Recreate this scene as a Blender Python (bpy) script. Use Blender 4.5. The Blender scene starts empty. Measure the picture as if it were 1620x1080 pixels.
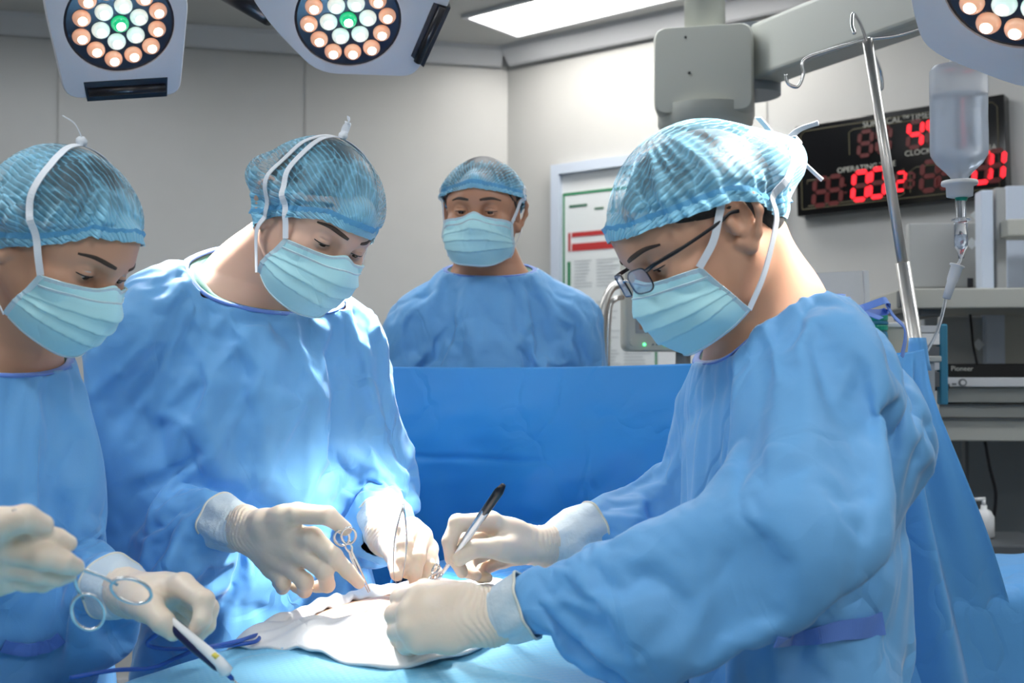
import bpy, bmesh, math, random, os
import numpy as np
from mathutils import Vector, Matrix
random.seed(4); np.random.seed(4)
SC = bpy.context.scene
COL = SC.collection
# ---------------------------------------------------------------- camera
FPX = 1800.0                       # focal length in pixels of the 1620 px wide frame
CAMZ, HORIZON = 1.35, 590.0
PITCH = math.atan((HORIZON-540)/FPX)
cam_d = bpy.data.cameras.new('camera'); cam = bpy.data.objects.new('camera', cam_d); COL.objects.link(cam)
cam.location = (0, 0, CAMZ); cam.rotation_euler = (math.pi/2+PITCH, 0, 0)
cam_d.sensor_width = 36.0; cam_d.lens = FPX/1620*36.0; cam_d.clip_start = 0.05; cam_d.clip_end = 60
cam_d.dof.use_dof = True; cam_d.dof.focus_distance = 1.72; cam_d.dof.aperture_fstop = 5.6
SC.camera = cam
CF = np.array([0, math.cos(PITCH), math.sin(PITCH)]); CU = np.array([0, -math.sin(PITCH), math.cos(PITCH)])
def P(px, py, d):
    """The point that stands d metres ahead of the camera under photo pixel (px, py)."""
    return np.array([0, 0, CAMZ]) + d*(CF + (px-810)/FPX*np.array([1.0, 0, 0]) + (540-py)/FPX*CU)
# ---------------------------------------------------------------- world, exposure
w = bpy.data.worlds.new('world'); SC.world = w; w.use_nodes = True
w.node_tree.nodes['Background'].inputs[0].default_value = (0.8, 0.85, 0.9, 1)
w.node_tree.nodes['Background'].inputs[1].default_value = 0.1
SC.view_settings.view_transform = 'Standard'; SC.view_settings.look = 'None'
SC.view_settings.gamma = 1.0; SC.view_settings.use_curve_mapping = False
SC.view_settings.exposure = 0.06
SC.cycles.max_bounces = 8; SC.cycles.transparent_max_bounces = 24
SC.cycles.use_denoising = True; SC.cycles.sample_clamp_indirect = 6.0
# ---------------------------------------------------------------- lamps the room has
TARGET = P(610, 945, 1.66)          # the open field on the table
def aimed(o, target):
    d = Vector(target)-o.location
    o.rotation_euler = d.to_track_quat('-Z', 'Y').to_euler()
def spot(loc, target, power, angle, blend=.6, color=(1, .97, .92), size=.09):
    l = bpy.data.lights.new('surgical_spot', 'SPOT'); l.energy = power; l.spot_size = math.radians(angle); l.spot_blend = blend
    l.color = color; l.shadow_soft_size = size
    o = bpy.data.objects.new('surgical_spot', l); COL.objects.link(o); o.location = loc; aimed(o, target)
    return o
# ---------------------------------------------------------------- vector helpers
def A(*v): return np.array(v, float)
def nrm(v):
    v = np.asarray(v, float); return v/max(np.linalg.norm(v), 1e-9)
def lerp(a, b, t): return a+(b-a)*t
# ---------------------------------------------------------------- distance fields and their surfaces
class Field:
    def __init__(s, xs, ys, zs):
        s.x, s.y, s.z = [np.asarray(q, np.float32) for q in (xs, ys, zs)]
        s.D = np.full((len(xs), len(ys), len(zs)), 1.0, np.float32)
    @staticmethod
    def box(lo, hi, h):
        return Field(*[np.arange(lo[i], hi[i]+h, h) for i in range(3)])
    def seg(s, a, b, ra, rb=None, lat=None, k=.01, op='add', rw=None, cap=None):
        """round bar from a to b; radii (along lat, across lat) at both ends"""
        a = np.asarray(a, float); b = np.asarray(b, float)
        if rb is None: rb = ra
        if np.isscalar(ra): ra = (ra, ra)
        if np.isscalar(rb): rb = (rb, rb)
        L = np.linalg.norm(b-a)
        lat = A(1, 0, 0) if lat is None else nrm(lat)
        if L < 1e-6:
            w = A(0, 0, 1) if abs(lat[2]) < .9 else A(0, 1, 0)
        else: w = (b-a)/L
        if abs(np.dot(lat, w)) > .98: lat = A(0, 1, 0) if abs(w[1]) < .9 else A(1, 0, 0)
        u = nrm(lat-np.dot(lat, w)*w); v = np.cross(w, u)
        R = max(ra+rb) if rw is None else max(max(ra+rb), rw)
        m = R+k+.03
        lo = np.minimum(a, b)-m; hi = np.maximum(a, b)+m
        sl = []
        for q, l, h in zip((s.x, s.y, s.z), lo, hi):
            i0 = np.searchsorted(q, l); i1 = np.searchsorted(q, h)
            if i1-i0 < 1: return s
            sl.append(slice(i0, i1))
        X = s.x[sl[0]][:, None, None]-np.float32(a[0]); Y = s.y[sl[1]][None, :, None]-np.float32(a[1]); Z = s.z[sl[2]][None, None, :]-np.float32(a[2])
        f = np.float32
        pu = X*f(u[0])+Y*f(u[1])+Z*f(u[2]); pv = X*f(v[0])+Y*f(v[1])+Z*f(v[2]); pw = X*f(w[0])+Y*f(w[1])+Z*f(w[2])
        t = np.clip(pw/f(max(L, 1e-6)), 0, 1) if L > 1e-6 else np.zeros_like(pw)
        e = pw-t*f(L)
        ru = f(ra[0])+t*f(rb[0]-ra[0]); rv = f(ra[1])+t*f(rb[1]-ra[1])
        rc = np.minimum(ru, rv) if rw is None else f(rw)
        pu = pu/ru; pv = pv/rv; e = e/rc
        k0 = np.sqrt(pu*pu+pv*pv+e*e); k1 = np.sqrt((pu/ru)**2+(pv/rv)**2+(e/rc)**2)
        d = k0*(k0-1)/np.maximum(k1, f(1e-6))
        d = np.where(k0 < 1e-4, -np.minimum(ru, rv), d).astype(np.float32)
        s._mix(tuple(sl), d, k, op)
        return s
    def _mix(s, sl, d, k, op):
        Q = s.D[sl]; k = np.float32(k)
        if op == 'add':
            h = np.maximum(k-np.abs(Q-d), 0)/k
            s.D[sl] = np.minimum(Q, d)-h*h*k*np.float32(.25)
        elif op == 'sub':
            d = -d; h = np.maximum(k-np.abs(Q-d), 0)/k
            s.D[sl] = np.maximum(Q, d)+h*h*k*np.float32(.25)
        return s
    def chain(s, pts, rs, **kw):
        for i in range(len(pts)-1): s.seg(pts[i], pts[i+1], rs[i], rs[i+1], **kw)
        return s
    def nets(s):
        D = s.D; S = D < 0
        n = S.shape
        cnt = np.zeros((n[0]-1, n[1]-1, n[2]-1), np.uint8)
        cs = [(i, j, k) for i in (0, 1) for j in (0, 1) for k in (0, 1)]
        for i, j, k in cs: cnt += S[i:n[0]-1+i, j:n[1]-1+j, k:n[2]-1+k]
        I, J, K = np.nonzero((cnt > 0) & (cnt < 8))
        idx = np.full(cnt.shape, -1, np.int32); idx[I, J, K] = np.arange(len(I))
        val = {}; pos = {}
        for c in cs:
            i, j, k = c
            val[c] = D[I+i, J+j, K+k]; pos[c] = np.stack([s.x[I+i], s.y[J+j], s.z[K+k]], 1)
        acc = np.zeros((len(I), 3), np.float64); num = np.zeros(len(I))
        for c in cs:
            for ax in range(3):
                if c[ax] == 0:
                    c2 = list(c); c2[ax] = 1; c2 = tuple(c2)
                    v0, v1 = val[c], val[c2]; m = (v0 < 0) != (v1 < 0)
                    t = np.where(m, v0/np.where(m, v0-v1, 1), 0)
                    acc += (pos[c]+(pos[c2]-pos[c])*t[:, None])*m[:, None]; num += m
        V = acc/np.maximum(num, 1)[:, None]
        F = []
        for ax in range(3):
            b, c = (ax+1) % 3, (ax+2) % 3
            sa = [slice(1, -1)]*3; sa[ax] = slice(0, -1); sb = [slice(1, -1)]*3; sb[ax] = slice(1, None)
            s0 = S[tuple(sa)]; s1 = S[tuple(sb)]
            E = np.argwhere(s0 != s1)
            if not len(E): continue
            flip = s0[tuple(E.T)]
            base = E.copy(); base[:, b] += 1; base[:, c] += 1
            def g(ob, oc):
                q = base.copy(); q[:, b] += ob; q[:, c] += oc
                return idx[q[:, 0], q[:, 1], q[:, 2]]
            q = np.stack([g(-1, -1), g(0, -1), g(0, 0), g(-1, 0)], 1)
            q[~flip] = q[~flip][:, ::-1]
            F.append(q)
        F = np.concatenate(F); F = F[(F >= 0).all(1)]
        return V, F
def largest_smooth(V, F, it=1, lam=.5):
    """laplacian smoothing of a quad mesh"""
    a = F.ravel(); b = np.roll(F, -1, 1).ravel()
    for _ in range(it):
        acc = np.zeros_like(V); n = np.zeros(len(V))
        for d in range(3):
            acc[:, d] = np.bincount(a, V[b, d], len(V))+np.bincount(b, V[a, d], len(V))
        n = np.bincount(a, minlength=len(V))+np.bincount(b, minlength=len(V))
        V = V+(acc/np.maximum(n, 1)[:, None]-V)*lam
    return V
def grid_axis(lo, hi, f0, f1, fine, coarse):
    """coordinates from lo to hi, fine between f0 and f1 and growing coarse outside"""
    mid = list(np.arange(f0, f1+fine, fine)); out = list(mid); st = fine; q = mid[-1]
    while q < hi: st = min(st*1.15, coarse); q += st; out.append(q)
    st = fine; q = mid[0]; pre = []
    while q > lo: st = min(st*1.15, coarse); q -= st; pre.append(q)
    return np.array(pre[::-1]+out)
# ---------------------------------------------------------------- object makers
def tag(o, label=None, cat=None, group=None, kind=None):
    if label: o['label'] = label
    if cat: o['category'] = cat
    if group: o['group'] = group
    if kind: o['kind'] = kind
    return o
def empty(name, loc, label=None, cat=None, group=None, kind=None):
    o = bpy.data.objects.new(name, None); COL.objects.link(o); o.location = Vector(loc); o.empty_display_size = .05
    return tag(o, label, cat, group, kind)
def link(name, me, mat=None, parent=None, smooth=True):
    o = bpy.data.objects.new(name, me); COL.objects.link(o)
    mats = mat if isinstance(mat, (list, tuple)) else [mat]
    for m in mats:
        if m: me.materials.append(m)
    if smooth:
        me.polygons.foreach_set('use_smooth', np.ones(len(me.polygons), bool))
    if parent is not None:
        o.parent = parent
        o.matrix_parent_inverse = world_of(parent).inverted()
    return o
def world_of(o):
    m = Matrix.LocRotScale(o.location, o.rotation_euler, o.scale)
    if o.parent: m = world_of(o.parent) @ o.matrix_parent_inverse @ m
    return m
def np_mesh(name, V, F):
    me = bpy.data.meshes.new(name)
    V = np.asarray(V, np.float32)
    if isinstance(F, np.ndarray):
        k = F.shape[1]; n = len(F)
        me.vertices.add(len(V)); me.vertices.foreach_set('co', V.ravel())
        me.loops.add(n*k); me.loops.foreach_set('vertex_index', F.astype(np.int32).ravel())
        me.polygons.add(n); me.polygons.foreach_set('loop_start', np.arange(0, n*k, k, dtype=np.int32))
        me.update(calc_edges=True); me.validate()
    else:
        me.from_pydata([tuple(map(float, v)) for v in V], [], [tuple(int(i) for i in f) for f in F]); me.update()
    return me
def quads(name, V, F, mat, parent=None, smooth=True): return link(name, np_mesh(name, V, F), mat, parent, smooth)
class MB:
    """collects simple solids into one mesh"""
    def __init__(s): s.V = []; s.F = []; s.MI = []
    def add(s, V, F, mi=0):
        b = len(s.V); s.V += [tuple(map(float, v)) for v in V]; s.F += [tuple(int(i)+b for i in f) for f in F]; s.MI += [mi]*len(F); return s
    def box(s, c, size, R=None, mi=0, taper=None):
        c = np.asarray(c, float); h = np.asarray(size, float)/2; R = np.eye(3) if R is None else np.asarray(R)
        V = []
        for z in (-1, 1):
            for y in (-1, 1):
                for x in (-1, 1):
                    q = h*A(x, y, z)
                    if taper and z > 0: q[:2] *= taper
                    V.append(c+R @ q)
        return s.add(V, [(0, 2, 3, 1), (4, 5, 7, 6), (0, 1, 5, 4), (2, 6, 7, 3), (0, 4, 6, 2), (1, 3, 7, 5)], mi)
    def tube(s, pts, r, n=12, cap=True, mi=0, flat=None, up=None):
        """swept round (or flat) bar through pts; r a number or one per point; flat = ratio of the second radius"""
        pts = [np.asarray(p, float) for p in pts]; m = len(pts)
        rs = [r]*m if np.isscalar(r) else list(r)
        T = [nrm(pts[min(i+1, m-1)]-pts[max(i-1, 0)]) for i in range(m)]
        u = A(0, 0, 1) if up is None else np.asarray(up, float)
        if abs(np.dot(u, T[0])) > .95: u = A(1, 0, 0)
        V = []; F = []
        for i in range(m):
            u = nrm(u-np.dot(u, T[i])*T[i]) if up is None or np.ndim(up) == 1 else nrm(up[i]-np.dot(up[i], T[i])*T[i])
            v = np.cross(T[i], u)
            for k in range(n):
                a = 2*math.pi*k/n
                V.append(pts[i]+rs[i]*(math.cos(a)*v+math.sin(a)*u*(flat or 1)))
        for i in range(m-1):
            for k in range(n):
                k2 = (k+1) % n
                F.append((i*n+k, i*n+k2, (i+1)*n+k2, (i+1)*n+k))
        if cap: F.append(tuple(range(n))[::-1]); F.append(tuple(range((m-1)*n, m*n)))
        return s.add(V, F, mi)
    def lathe(s, prof, c=(0, 0, 0), R=None, n=32, mi=0, cap=True, sx=1, sy=1):
        """profile [(radius, height)] turned round local z"""
        c = np.asarray(c, float); R = np.eye(3) if R is None else np.asarray(R)
        V = []; F = []
        for (r, h) in prof:
            for k in range(n):
                a = 2*math.pi*k/n; V.append(c+R @ A(r*math.cos(a)*sx, r*math.sin(a)*sy, h))
        m = len(prof)
        for i in range(m-1):
            for k in range(n):
                k2 = (k+1) % n; F.append((i*n+k, i*n+k2, (i+1)*n+k2, (i+1)*n+k))
        if cap: F.append(tuple(range(n))[::-1]); F.append(tuple(range((m-1)*n, m*n)))
        return s.add(V, F, mi)
    def prism(s, poly, h, c=(0, 0, 0), R=None, mi=0):
        """polygon in local xy raised by h along local z"""
        c = np.asarray(c, float); R = np.eye(3) if R is None else np.asarray(R); n = len(poly)
        V = [c+R @ A(x, y, 0) for x, y in poly]+[c+R @ A(x, y, h) for x, y in poly]
        F = [tuple(range(n))[::-1], tuple(range(n, 2*n))]+[(i, (i+1) % n, n+(i+1) % n, n+i) for i in range(n)]
        return s.add(V, F, mi)
    def build(s, name, mat, parent=None, smooth=False, bevel=0, seg=2, auto=None):
        me = bpy.data.meshes.new(name); me.from_pydata(s.V, [], s.F); me.update()
        bm = bmesh.new(); bm.from_mesh(me); bmesh.ops.recalc_face_normals(bm, faces=bm.faces)
        bm.to_mesh(me); bm.free()
        me.polygons.foreach_set('material_index', s.MI)
        o = link(name, me, mat, parent, smooth)
        if bevel:
            b = o.modifiers.new('bevel', 'BEVEL'); b.width = bevel; b.segments = seg; b.limit_method = 'ANGLE'; b.angle_limit = math.radians(40)
        if auto is not None:
            me.polygons.foreach_set('use_smooth', np.ones(len(me.polygons), bool))
            me.set_sharp_from_angle(angle=math.radians(auto))
        return o
def frame(y, up=(0, 0, 1)):
    """axes with local y along y and local z near up (columns x, y, z)"""
    y = nrm(y); x = nrm(np.cross(y, up)); z = np.cross(x, y)
    return np.stack([x, y, z], 1)
def bez(pts, n=40):
    """smooth curve through pts (Catmull-Rom)"""
    pts = [np.asarray(p, float) for p in pts]; P_ = [2*pts[0]-pts[1]]+pts+[2*pts[-1]-pts[-2]]
    out = []; m = len(pts)-1
    for i in range(n+1):
        t = i/n*m; k = min(int(t), m-1); t -= k
        a, b, c, d = P_[k:k+4]
        out.append(.5*((2*b)+(c-a)*t+(2*a-5*b+4*c-d)*t*t+(3*b-a-3*c+d)*t**3))
    return out
# ---------------------------------------------------------------- materials
def mat_new(name):
    m = bpy.data.materials.new(name); m.use_nodes = True
    nt = m.node_tree; b = nt.nodes['Principled BSDF']
    return m, nt, b
def N(nt, typ, **kw):
    n = nt.nodes.new(typ)
    for k, v in kw.items():
        if k in n.inputs.keys() if isinstance(k, str) else False: n.inputs[k].default_value = v
        else: setattr(n, k, v)
    return n
def simple(name, col, rough=.5, metal=0, spec=.5, emit=None, es=1, bump=None, trans=0, alpha=1, sss=0, coat=0, ior=None, var=0):
    m, nt, b = mat_new(name)
    b.inputs['Base Color'].default_value = (*col, 1); b.inputs['Roughness'].default_value = rough
    b.inputs['Metallic'].default_value = metal; b.inputs['Specular IOR Level'].default_value = spec
    b.inputs['Transmission Weight'].default_value = trans; b.inputs['Alpha'].default_value = alpha
    b.inputs['Coat Weight'].default_value = coat
    if ior: b.inputs['IOR'].default_value = ior
    if sss:
        b.inputs['Subsurface Weight'].default_value = sss; b.inputs['Subsurface Radius'].default_value = (.012, .006, .003)
        b.inputs['Subsurface Scale'].default_value = 1.0
    if emit:
        b.inputs['Emission Color'].default_value = (*emit, 1); b.inputs['Emission Strength'].default_value = es
    tc = nt.nodes.new('ShaderNodeTexCoord')
    if var:
        nz = nt.nodes.new('ShaderNodeTexNoise'); nz.inputs['Scale'].default_value = 9; nz.inputs['Detail'].default_value = 6
        nt.links.new(tc.outputs['Object'], nz.inputs['Vector'])
        mr = nt.nodes.new('ShaderNodeMapRange'); mr.inputs[3].default_value = 1-var; mr.inputs[4].default_value = 1+var
        nt.links.new(nz.outputs[0], mr.inputs[0])
        mx = nt.nodes.new('ShaderNodeVectorMath'); mx.operation = 'SCALE'; mx.inputs[0].default_value = col
        nt.links.new(mr.outputs[0], mx.inputs['Scale']); nt.links.new(mx.outputs[0], b.inputs['Base Color'])
    if bump:
        nz = nt.nodes.new('ShaderNodeTexNoise'); nz.inputs['Scale'].default_value = bump[0]; nz.inputs['Detail'].default_value = 4
        nt.links.new(tc.outputs['Object'], nz.inputs['Vector'])
        bp = nt.nodes.new('ShaderNodeBump'); bp.inputs['Strength'].default_value = bump[1]; bp.inputs['Distance'].default_value = bump[2] if len(bump) > 2 else .001
        nt.links.new(nz.outputs[0], bp.inputs['Height']); nt.links.new(bp.outputs[0], b.inputs['Normal'])
    return m
def cloth_mat(name, col, rough=.55, sheen=.3, crumple=.5, weave=900, dark=.85, wdist=.0004, cdist=.006, trans=0.0):
    """pressed non-woven cloth: fine embossed grain, soft creases"""
    m, nt, b = mat_new(name); L = nt.links.new
    tc = nt.nodes.new('ShaderNodeTexCoord')
    n1 = N(nt, 'ShaderNodeTexNoise'); n1.inputs['Scale'].default_value = 3.2; n1.inputs['Detail'].default_value = 3
    L(tc.outputs['Object'], n1.inputs['Vector'])
    cr = nt.nodes.new('ShaderNodeMix'); cr.data_type = 'RGBA'
    cr.inputs['A'].default_value = (*[c*dark for c in col], 1); cr.inputs['B'].default_value = (*[min(1, c*1.08) for c in col], 1)
    L(n1.outputs[0], cr.inputs['Factor']); L(cr.outputs['Result'], b.inputs['Base Color'])
    b.inputs['Roughness'].default_value = rough; b.inputs['Sheen Weight'].default_value = sheen; b.inputs['Sheen Roughness'].default_value = .4
    b.inputs['Specular IOR Level'].default_value = .35
    # creases: ridged low-frequency noise
    mp = nt.nodes.new('ShaderNodeMapping'); mp.inputs['Scale'].default_value = (1, 1, .55); L(tc.outputs['Object'], mp.inputs['Vector'])
    vo = nt.nodes.new('ShaderNodeTexVoronoi'); vo.feature = 'F1'; vo.inputs['Scale'].default_value = 11
    nd = nt.nodes.new('ShaderNodeTexNoise'); nd.inputs['Scale'].default_value = 5; nd.inputs['Detail'].default_value = 3
    L(tc.outputs['Object'], nd.inputs['Vector'])
    am = nt.nodes.new('ShaderNodeVectorMath'); am.operation = 'MULTIPLY_ADD'; L(nd.outputs['Color'], am.inputs[0]); am.inputs[1].default_value = (.22, .22, .22); L(mp.outputs[0], am.inputs[2])
    L(am.outputs[0], vo.inputs['Vector'])
    b1 = nt.nodes.new('ShaderNodeBump'); b1.inputs['Strength'].default_value = crumple; b1.inputs['Distance'].default_value = cdist
    L(vo.outputs['Distance'], b1.inputs['Height'])
    ve = nt.nodes.new('ShaderNodeTexVoronoi'); ve.feature = 'DISTANCE_TO_EDGE'; ve.inputs['Scale'].default_value = 7.5; L(am.outputs[0], ve.inputs['Vector'])
    me_ = nt.nodes.new('ShaderNodeMapRange'); me_.inputs[1].default_value = 0; me_.inputs[2].default_value = .07; L(ve.outputs['Distance'], me_.inputs[0])
    mk = nt.nodes.new('ShaderNodeTexNoise'); mk.inputs['Scale'].default_value = 4.3; L(tc.outputs['Object'], mk.inputs['Vector'])
    mm = nt.nodes.new('ShaderNodeMapRange'); mm.inputs[1].default_value = .45; mm.inputs[2].default_value = .62; mm.inputs[4].default_value = .6; L(mk.outputs[0], mm.inputs[0])
    b0 = nt.nodes.new('ShaderNodeBump'); b0.inputs['Distance'].default_value = cdist*.35; L(me_.outputs[0], b0.inputs['Height']); L(mm.outputs[0], b0.inputs['Strength'])
    L(b1.outputs[0], b0.inputs['Normal']); b1 = b0
    wv = nt.nodes.new('ShaderNodeTexVoronoi'); wv.inputs['Scale'].default_value = weave
    L(tc.outputs['Object'], wv.inputs['Vector'])
    b2 = nt.nodes.new('ShaderNodeBump'); b2.inputs['Strength'].default_value = .25; b2.inputs['Distance'].default_value = wdist
    L(wv.outputs['Distance'], b2.inputs['Height']); L(b1.outputs[0], b2.inputs['Normal']); L(b2.outputs[0], b.inputs['Normal'])
    if trans:
        out = nt.nodes['Material Output']; tl = nt.nodes.new('ShaderNodeBsdfTranslucent'); mx = nt.nodes.new('ShaderNodeMixShader')
        tl.inputs[0].default_value = (*col, 1); mx.inputs[0].default_value = trans
        L(b.outputs[0], mx.inputs[1]); L(tl.outputs[0], mx.inputs[2]); L(mx.outputs[0], out.inputs[0])
    return m
M = {}
M['gown'] = cloth_mat('gown_fabric', (.17, .455, .83), crumple=.5, cdist=.012)
M['gown_dark'] = cloth_mat('gown_binding', (.13, .27, .74), crumple=.1)
M['drape'] = cloth_mat('drape_fabric', (.03, .29, .72), crumple=.15, rough=.5)
M['drape_light'] = cloth_mat('drape_fabric_light', (.22, .58, .86), crumple=.2)
M['mask'] = cloth_mat('mask_fabric', (.52, .88, .97), crumple=.05, rough=.7, weave=1500, dark=.95)
M['mask_edge'] = cloth_mat('mask_edge', (.72, .88, .95), crumple=.05, rough=.7)
M['tie'] = cloth_mat('mask_tie', (.82, .86, .92), crumple=.1)
M['scrub'] = cloth_mat('scrub_shirt', (.01, .16, .12), crumple=.2)
M['gauze'] = cloth_mat('white_linen', (.86, .86, .87), crumple=.3)
M['glove'] = simple('latex_glove', (.80, .67, .54), rough=.38, bump=(60, .35, .002), sss=.15)
M['glove_cuff'] = simple('glove_cuff', (.62, .70, .74), rough=.45, bump=(70, .8, .003))
M['steel'] = simple('steel', (.72, .72, .72), rough=.22, metal=1)
M['steel_dull'] = simple('pole_steel', (.62, .60, .57), rough=.38, metal=1, bump=(300, .2), var=.1)
M['black'] = simple('black_plastic', (.008, .008, .012), rough=.3)
M['lamp_shell'] = simple('lamp_shell', (.78, .80, .86), rough=.35)
M['lamp_glass'] = simple('lamp_glass', (.02, .02, .03), rough=.12)
M['wall'] = simple('painted_panel', (.52, .52, .51), rough=.38, var=.03)
M['ceiling'] = simple('ceiling_panel', (.52, .52, .51), rough=.6)
M['floor'] = simple('vinyl_floor', (.18, .2, .19), rough=.35, var=.1)
M['trim'] = simple('wall_trim', (.6, .61, .64), rough=.4)
M['beige'] = simple('beige_enamel', (.40, .41, .37), rough=.45)
M['grey'] = simple('grey_enamel', (.36, .37, .37), rough=.45)
M['dgrey'] = simple('dark_grey', (.10, .11, .12), rough=.5)
M['hair'] = simple('dark_hair', (.012, .010, .010), rough=.45, bump=(400, .6, .001))
M['eye'] = simple('eye_white', (.62, .55, .50), rough=.25)
M['iris'] = simple('iris', (.03, .015, .01), rough=.1)
# ---------------------------------------------------------------- the room
CEIL = 2.8
C0 = A(-.02, 5.1); R0 = C0+5.5*A(.8, -.6); L0 = C0-5.2*A(.97, .243)
R1 = R0+A(-.6, -.8)*6; L1 = L0+A(.243, -.97)*7.2
def wall(name, a, b, mat=None, seams=()):
    m = MB(); n = nrm(A(*(b-a), 0)); out = np.cross(n, A(0, 0, 1))
    ctr = (R1+L0)/2
    if np.dot(out[:2], ctr-a) > 0: out = -out
    a3 = A(*a, 0); b3 = A(*b, 0); t = out*.12
    V = [a3, b3, b3+t, a3+t]; V += [v+A(0, 0, CEIL) for v in V]
    m.add(V, [(0, 1, 2, 3), (4, 5, 6, 7), (0, 1, 5, 4), (1, 2, 6, 5), (2, 3, 7, 6), (3, 0, 4, 7)])
    o = m.build(name, mat or M['wall']); tag(o, kind='structure')
    if len(seams):
        g = MB()
        for s in seams:
            q = a3+n*s-out*.001; g.box(q+A(0, 0, CEIL/2), (.006, .006, CEIL), R=np.stack([n, out, A(0, 0, 1)], 1))
        g.build('panel_seam', M['trim_dark'], o)
    return o
M['trim_dark'] = simple('seam_gap', (.40, .40, .39), rough=.6)
wall('wall_back', L0, C0, seams=(1.1, 2.2, 3.3, 4.3))
wall('wall_right', C0, R0, seams=(.95, 1.25, 2.05, 3.2, 4.3))
wall('wall_near_right', R0, R1); wall('wall_near', R1, L1); wall('wall_left', L1, L0)
for nm, z0, z1, mt in (('floor', -.1, 0, 'floor'), ('ceiling', CEIL, CEIL+.1, 'ceiling')):
    m = MB(); poly = [tuple(p) for p in (L0, C0, R0, R1, L1)]
    m.prism(poly, z1-z0, c=(0, 0, z0)); tag(m.build(nm, M[mt]), kind='structure')
def trim_run(name, a, b, z, prof, mat):
    n = nrm(A(*(b-a), 0)); inn = np.cross(A(0, 0, 1), n)
    ctr = (R1+L0)/2
    if np.dot(inn[:2], ctr-a) < 0: inn = -inn
    m = MB(); V = []
    for q in (a, b):
        for (o, h) in prof: V.append(A(*q, z+h)+inn*o)
    k = len(prof); F = [(i, (i+1) % k, k+(i+1) % k, k+i) for i in range(k)]+[tuple(range(k)), tuple(range(k, 2*k))]
    m.add(V, F); return tag(m.build(name, mat), kind='structure')
cove = [(0.0, 0), (.07, 0), (.065, -.02), (.035, -.05), (.012, -.075), (0.0, -.08)]
trim_run('trim_1', C0-A(.97, .243)*5.1, C0+A(-.03, -.03), CEIL-.001, cove, M['trim'])
trim_run('trim_2', C0+A(.01, -.05), R0, CEIL-.001, cove, M['trim'])
sk = [(0, 0), (.02, 0), (.02, .1), (0, .1)]
trim_run('baseboard_back', L0, C0, 0.001, sk, M['trim']); trim_run('baseboard_right', C0, R0, .001, sk, M['trim'])
# recessed ceiling light by the corner, and added unseen fill panels
def emis(name, col, s):
    m, nt, b = mat_new(name); b.inputs['Base Color'].default_value = (.9, .9, .9, 1)
    b.inputs['Emission Color'].default_value = (*col, 1); b.inputs['Emission Strength'].default_value = s; return m
M['panel_glow'] = emis('light_panel_glow', (1, .965, .90), 14.0)
M['panel_fill'] = emis('fill_panel_cool', (.95, .98, 1.0), 16.0)
def panel(c, ang, lx, ly, mat, label):
    R = np.array([[math.cos(ang), -math.sin(ang), 0], [math.sin(ang), math.cos(ang), 0], [0, 0, 1]])
    e = empty('ceiling_light', (c[0], c[1], CEIL), label, 'ceiling light', 'flat ceiling light panels')
    m = MB()
    for sx, sy, w_, h_ in ((0, 1, lx+.04, .02), (0, -1, lx+.04, .02), (1, 0, .02, ly), (-1, 0, .02, ly)):
        m.box(A(c[0], c[1], CEIL-.008)+R @ A(sx*(lx/2+.01), sy*(ly/2+.01), 0), (w_, h_, .014), R)
    m.build('frame', M['trim'], e)
    MB().box(A(c[0], c[1], CEIL-.004), (lx, ly, .004), R).build('diffuser', mat, e)
    return e
a_r = math.atan2(-.63, .78)
c_ = A(.03, 4.83)+A(.78, -.63)*.62+A(-.63, -.78)*.17
panel(c_, a_r, 1.24, .32, M['panel_glow'], 'long flat ceiling light by the corner of the room')
for (x, y, w_) in ((-1.6, 3.3, 'before the back wall to the left'), (1.9, 2.2, 'over the equipment tower by the right wall'), (-1.3, 1.0, 'over the assistant at the left'), (.9, .2, 'over the near right of the table foot'), (-.9, -1.4, 'near the wall at the foot end, left of two'), (.6, -1.6, 'near the wall at the foot end, right of two'), (.2, 3.0, 'over the person behind the screen drape')):  # unseen panels added to fill the light, two of them behind the camera
    panel(A(x, y), 0, 1.2, .3, M['panel_fill'], 'flat ceiling light '+w_)
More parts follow.
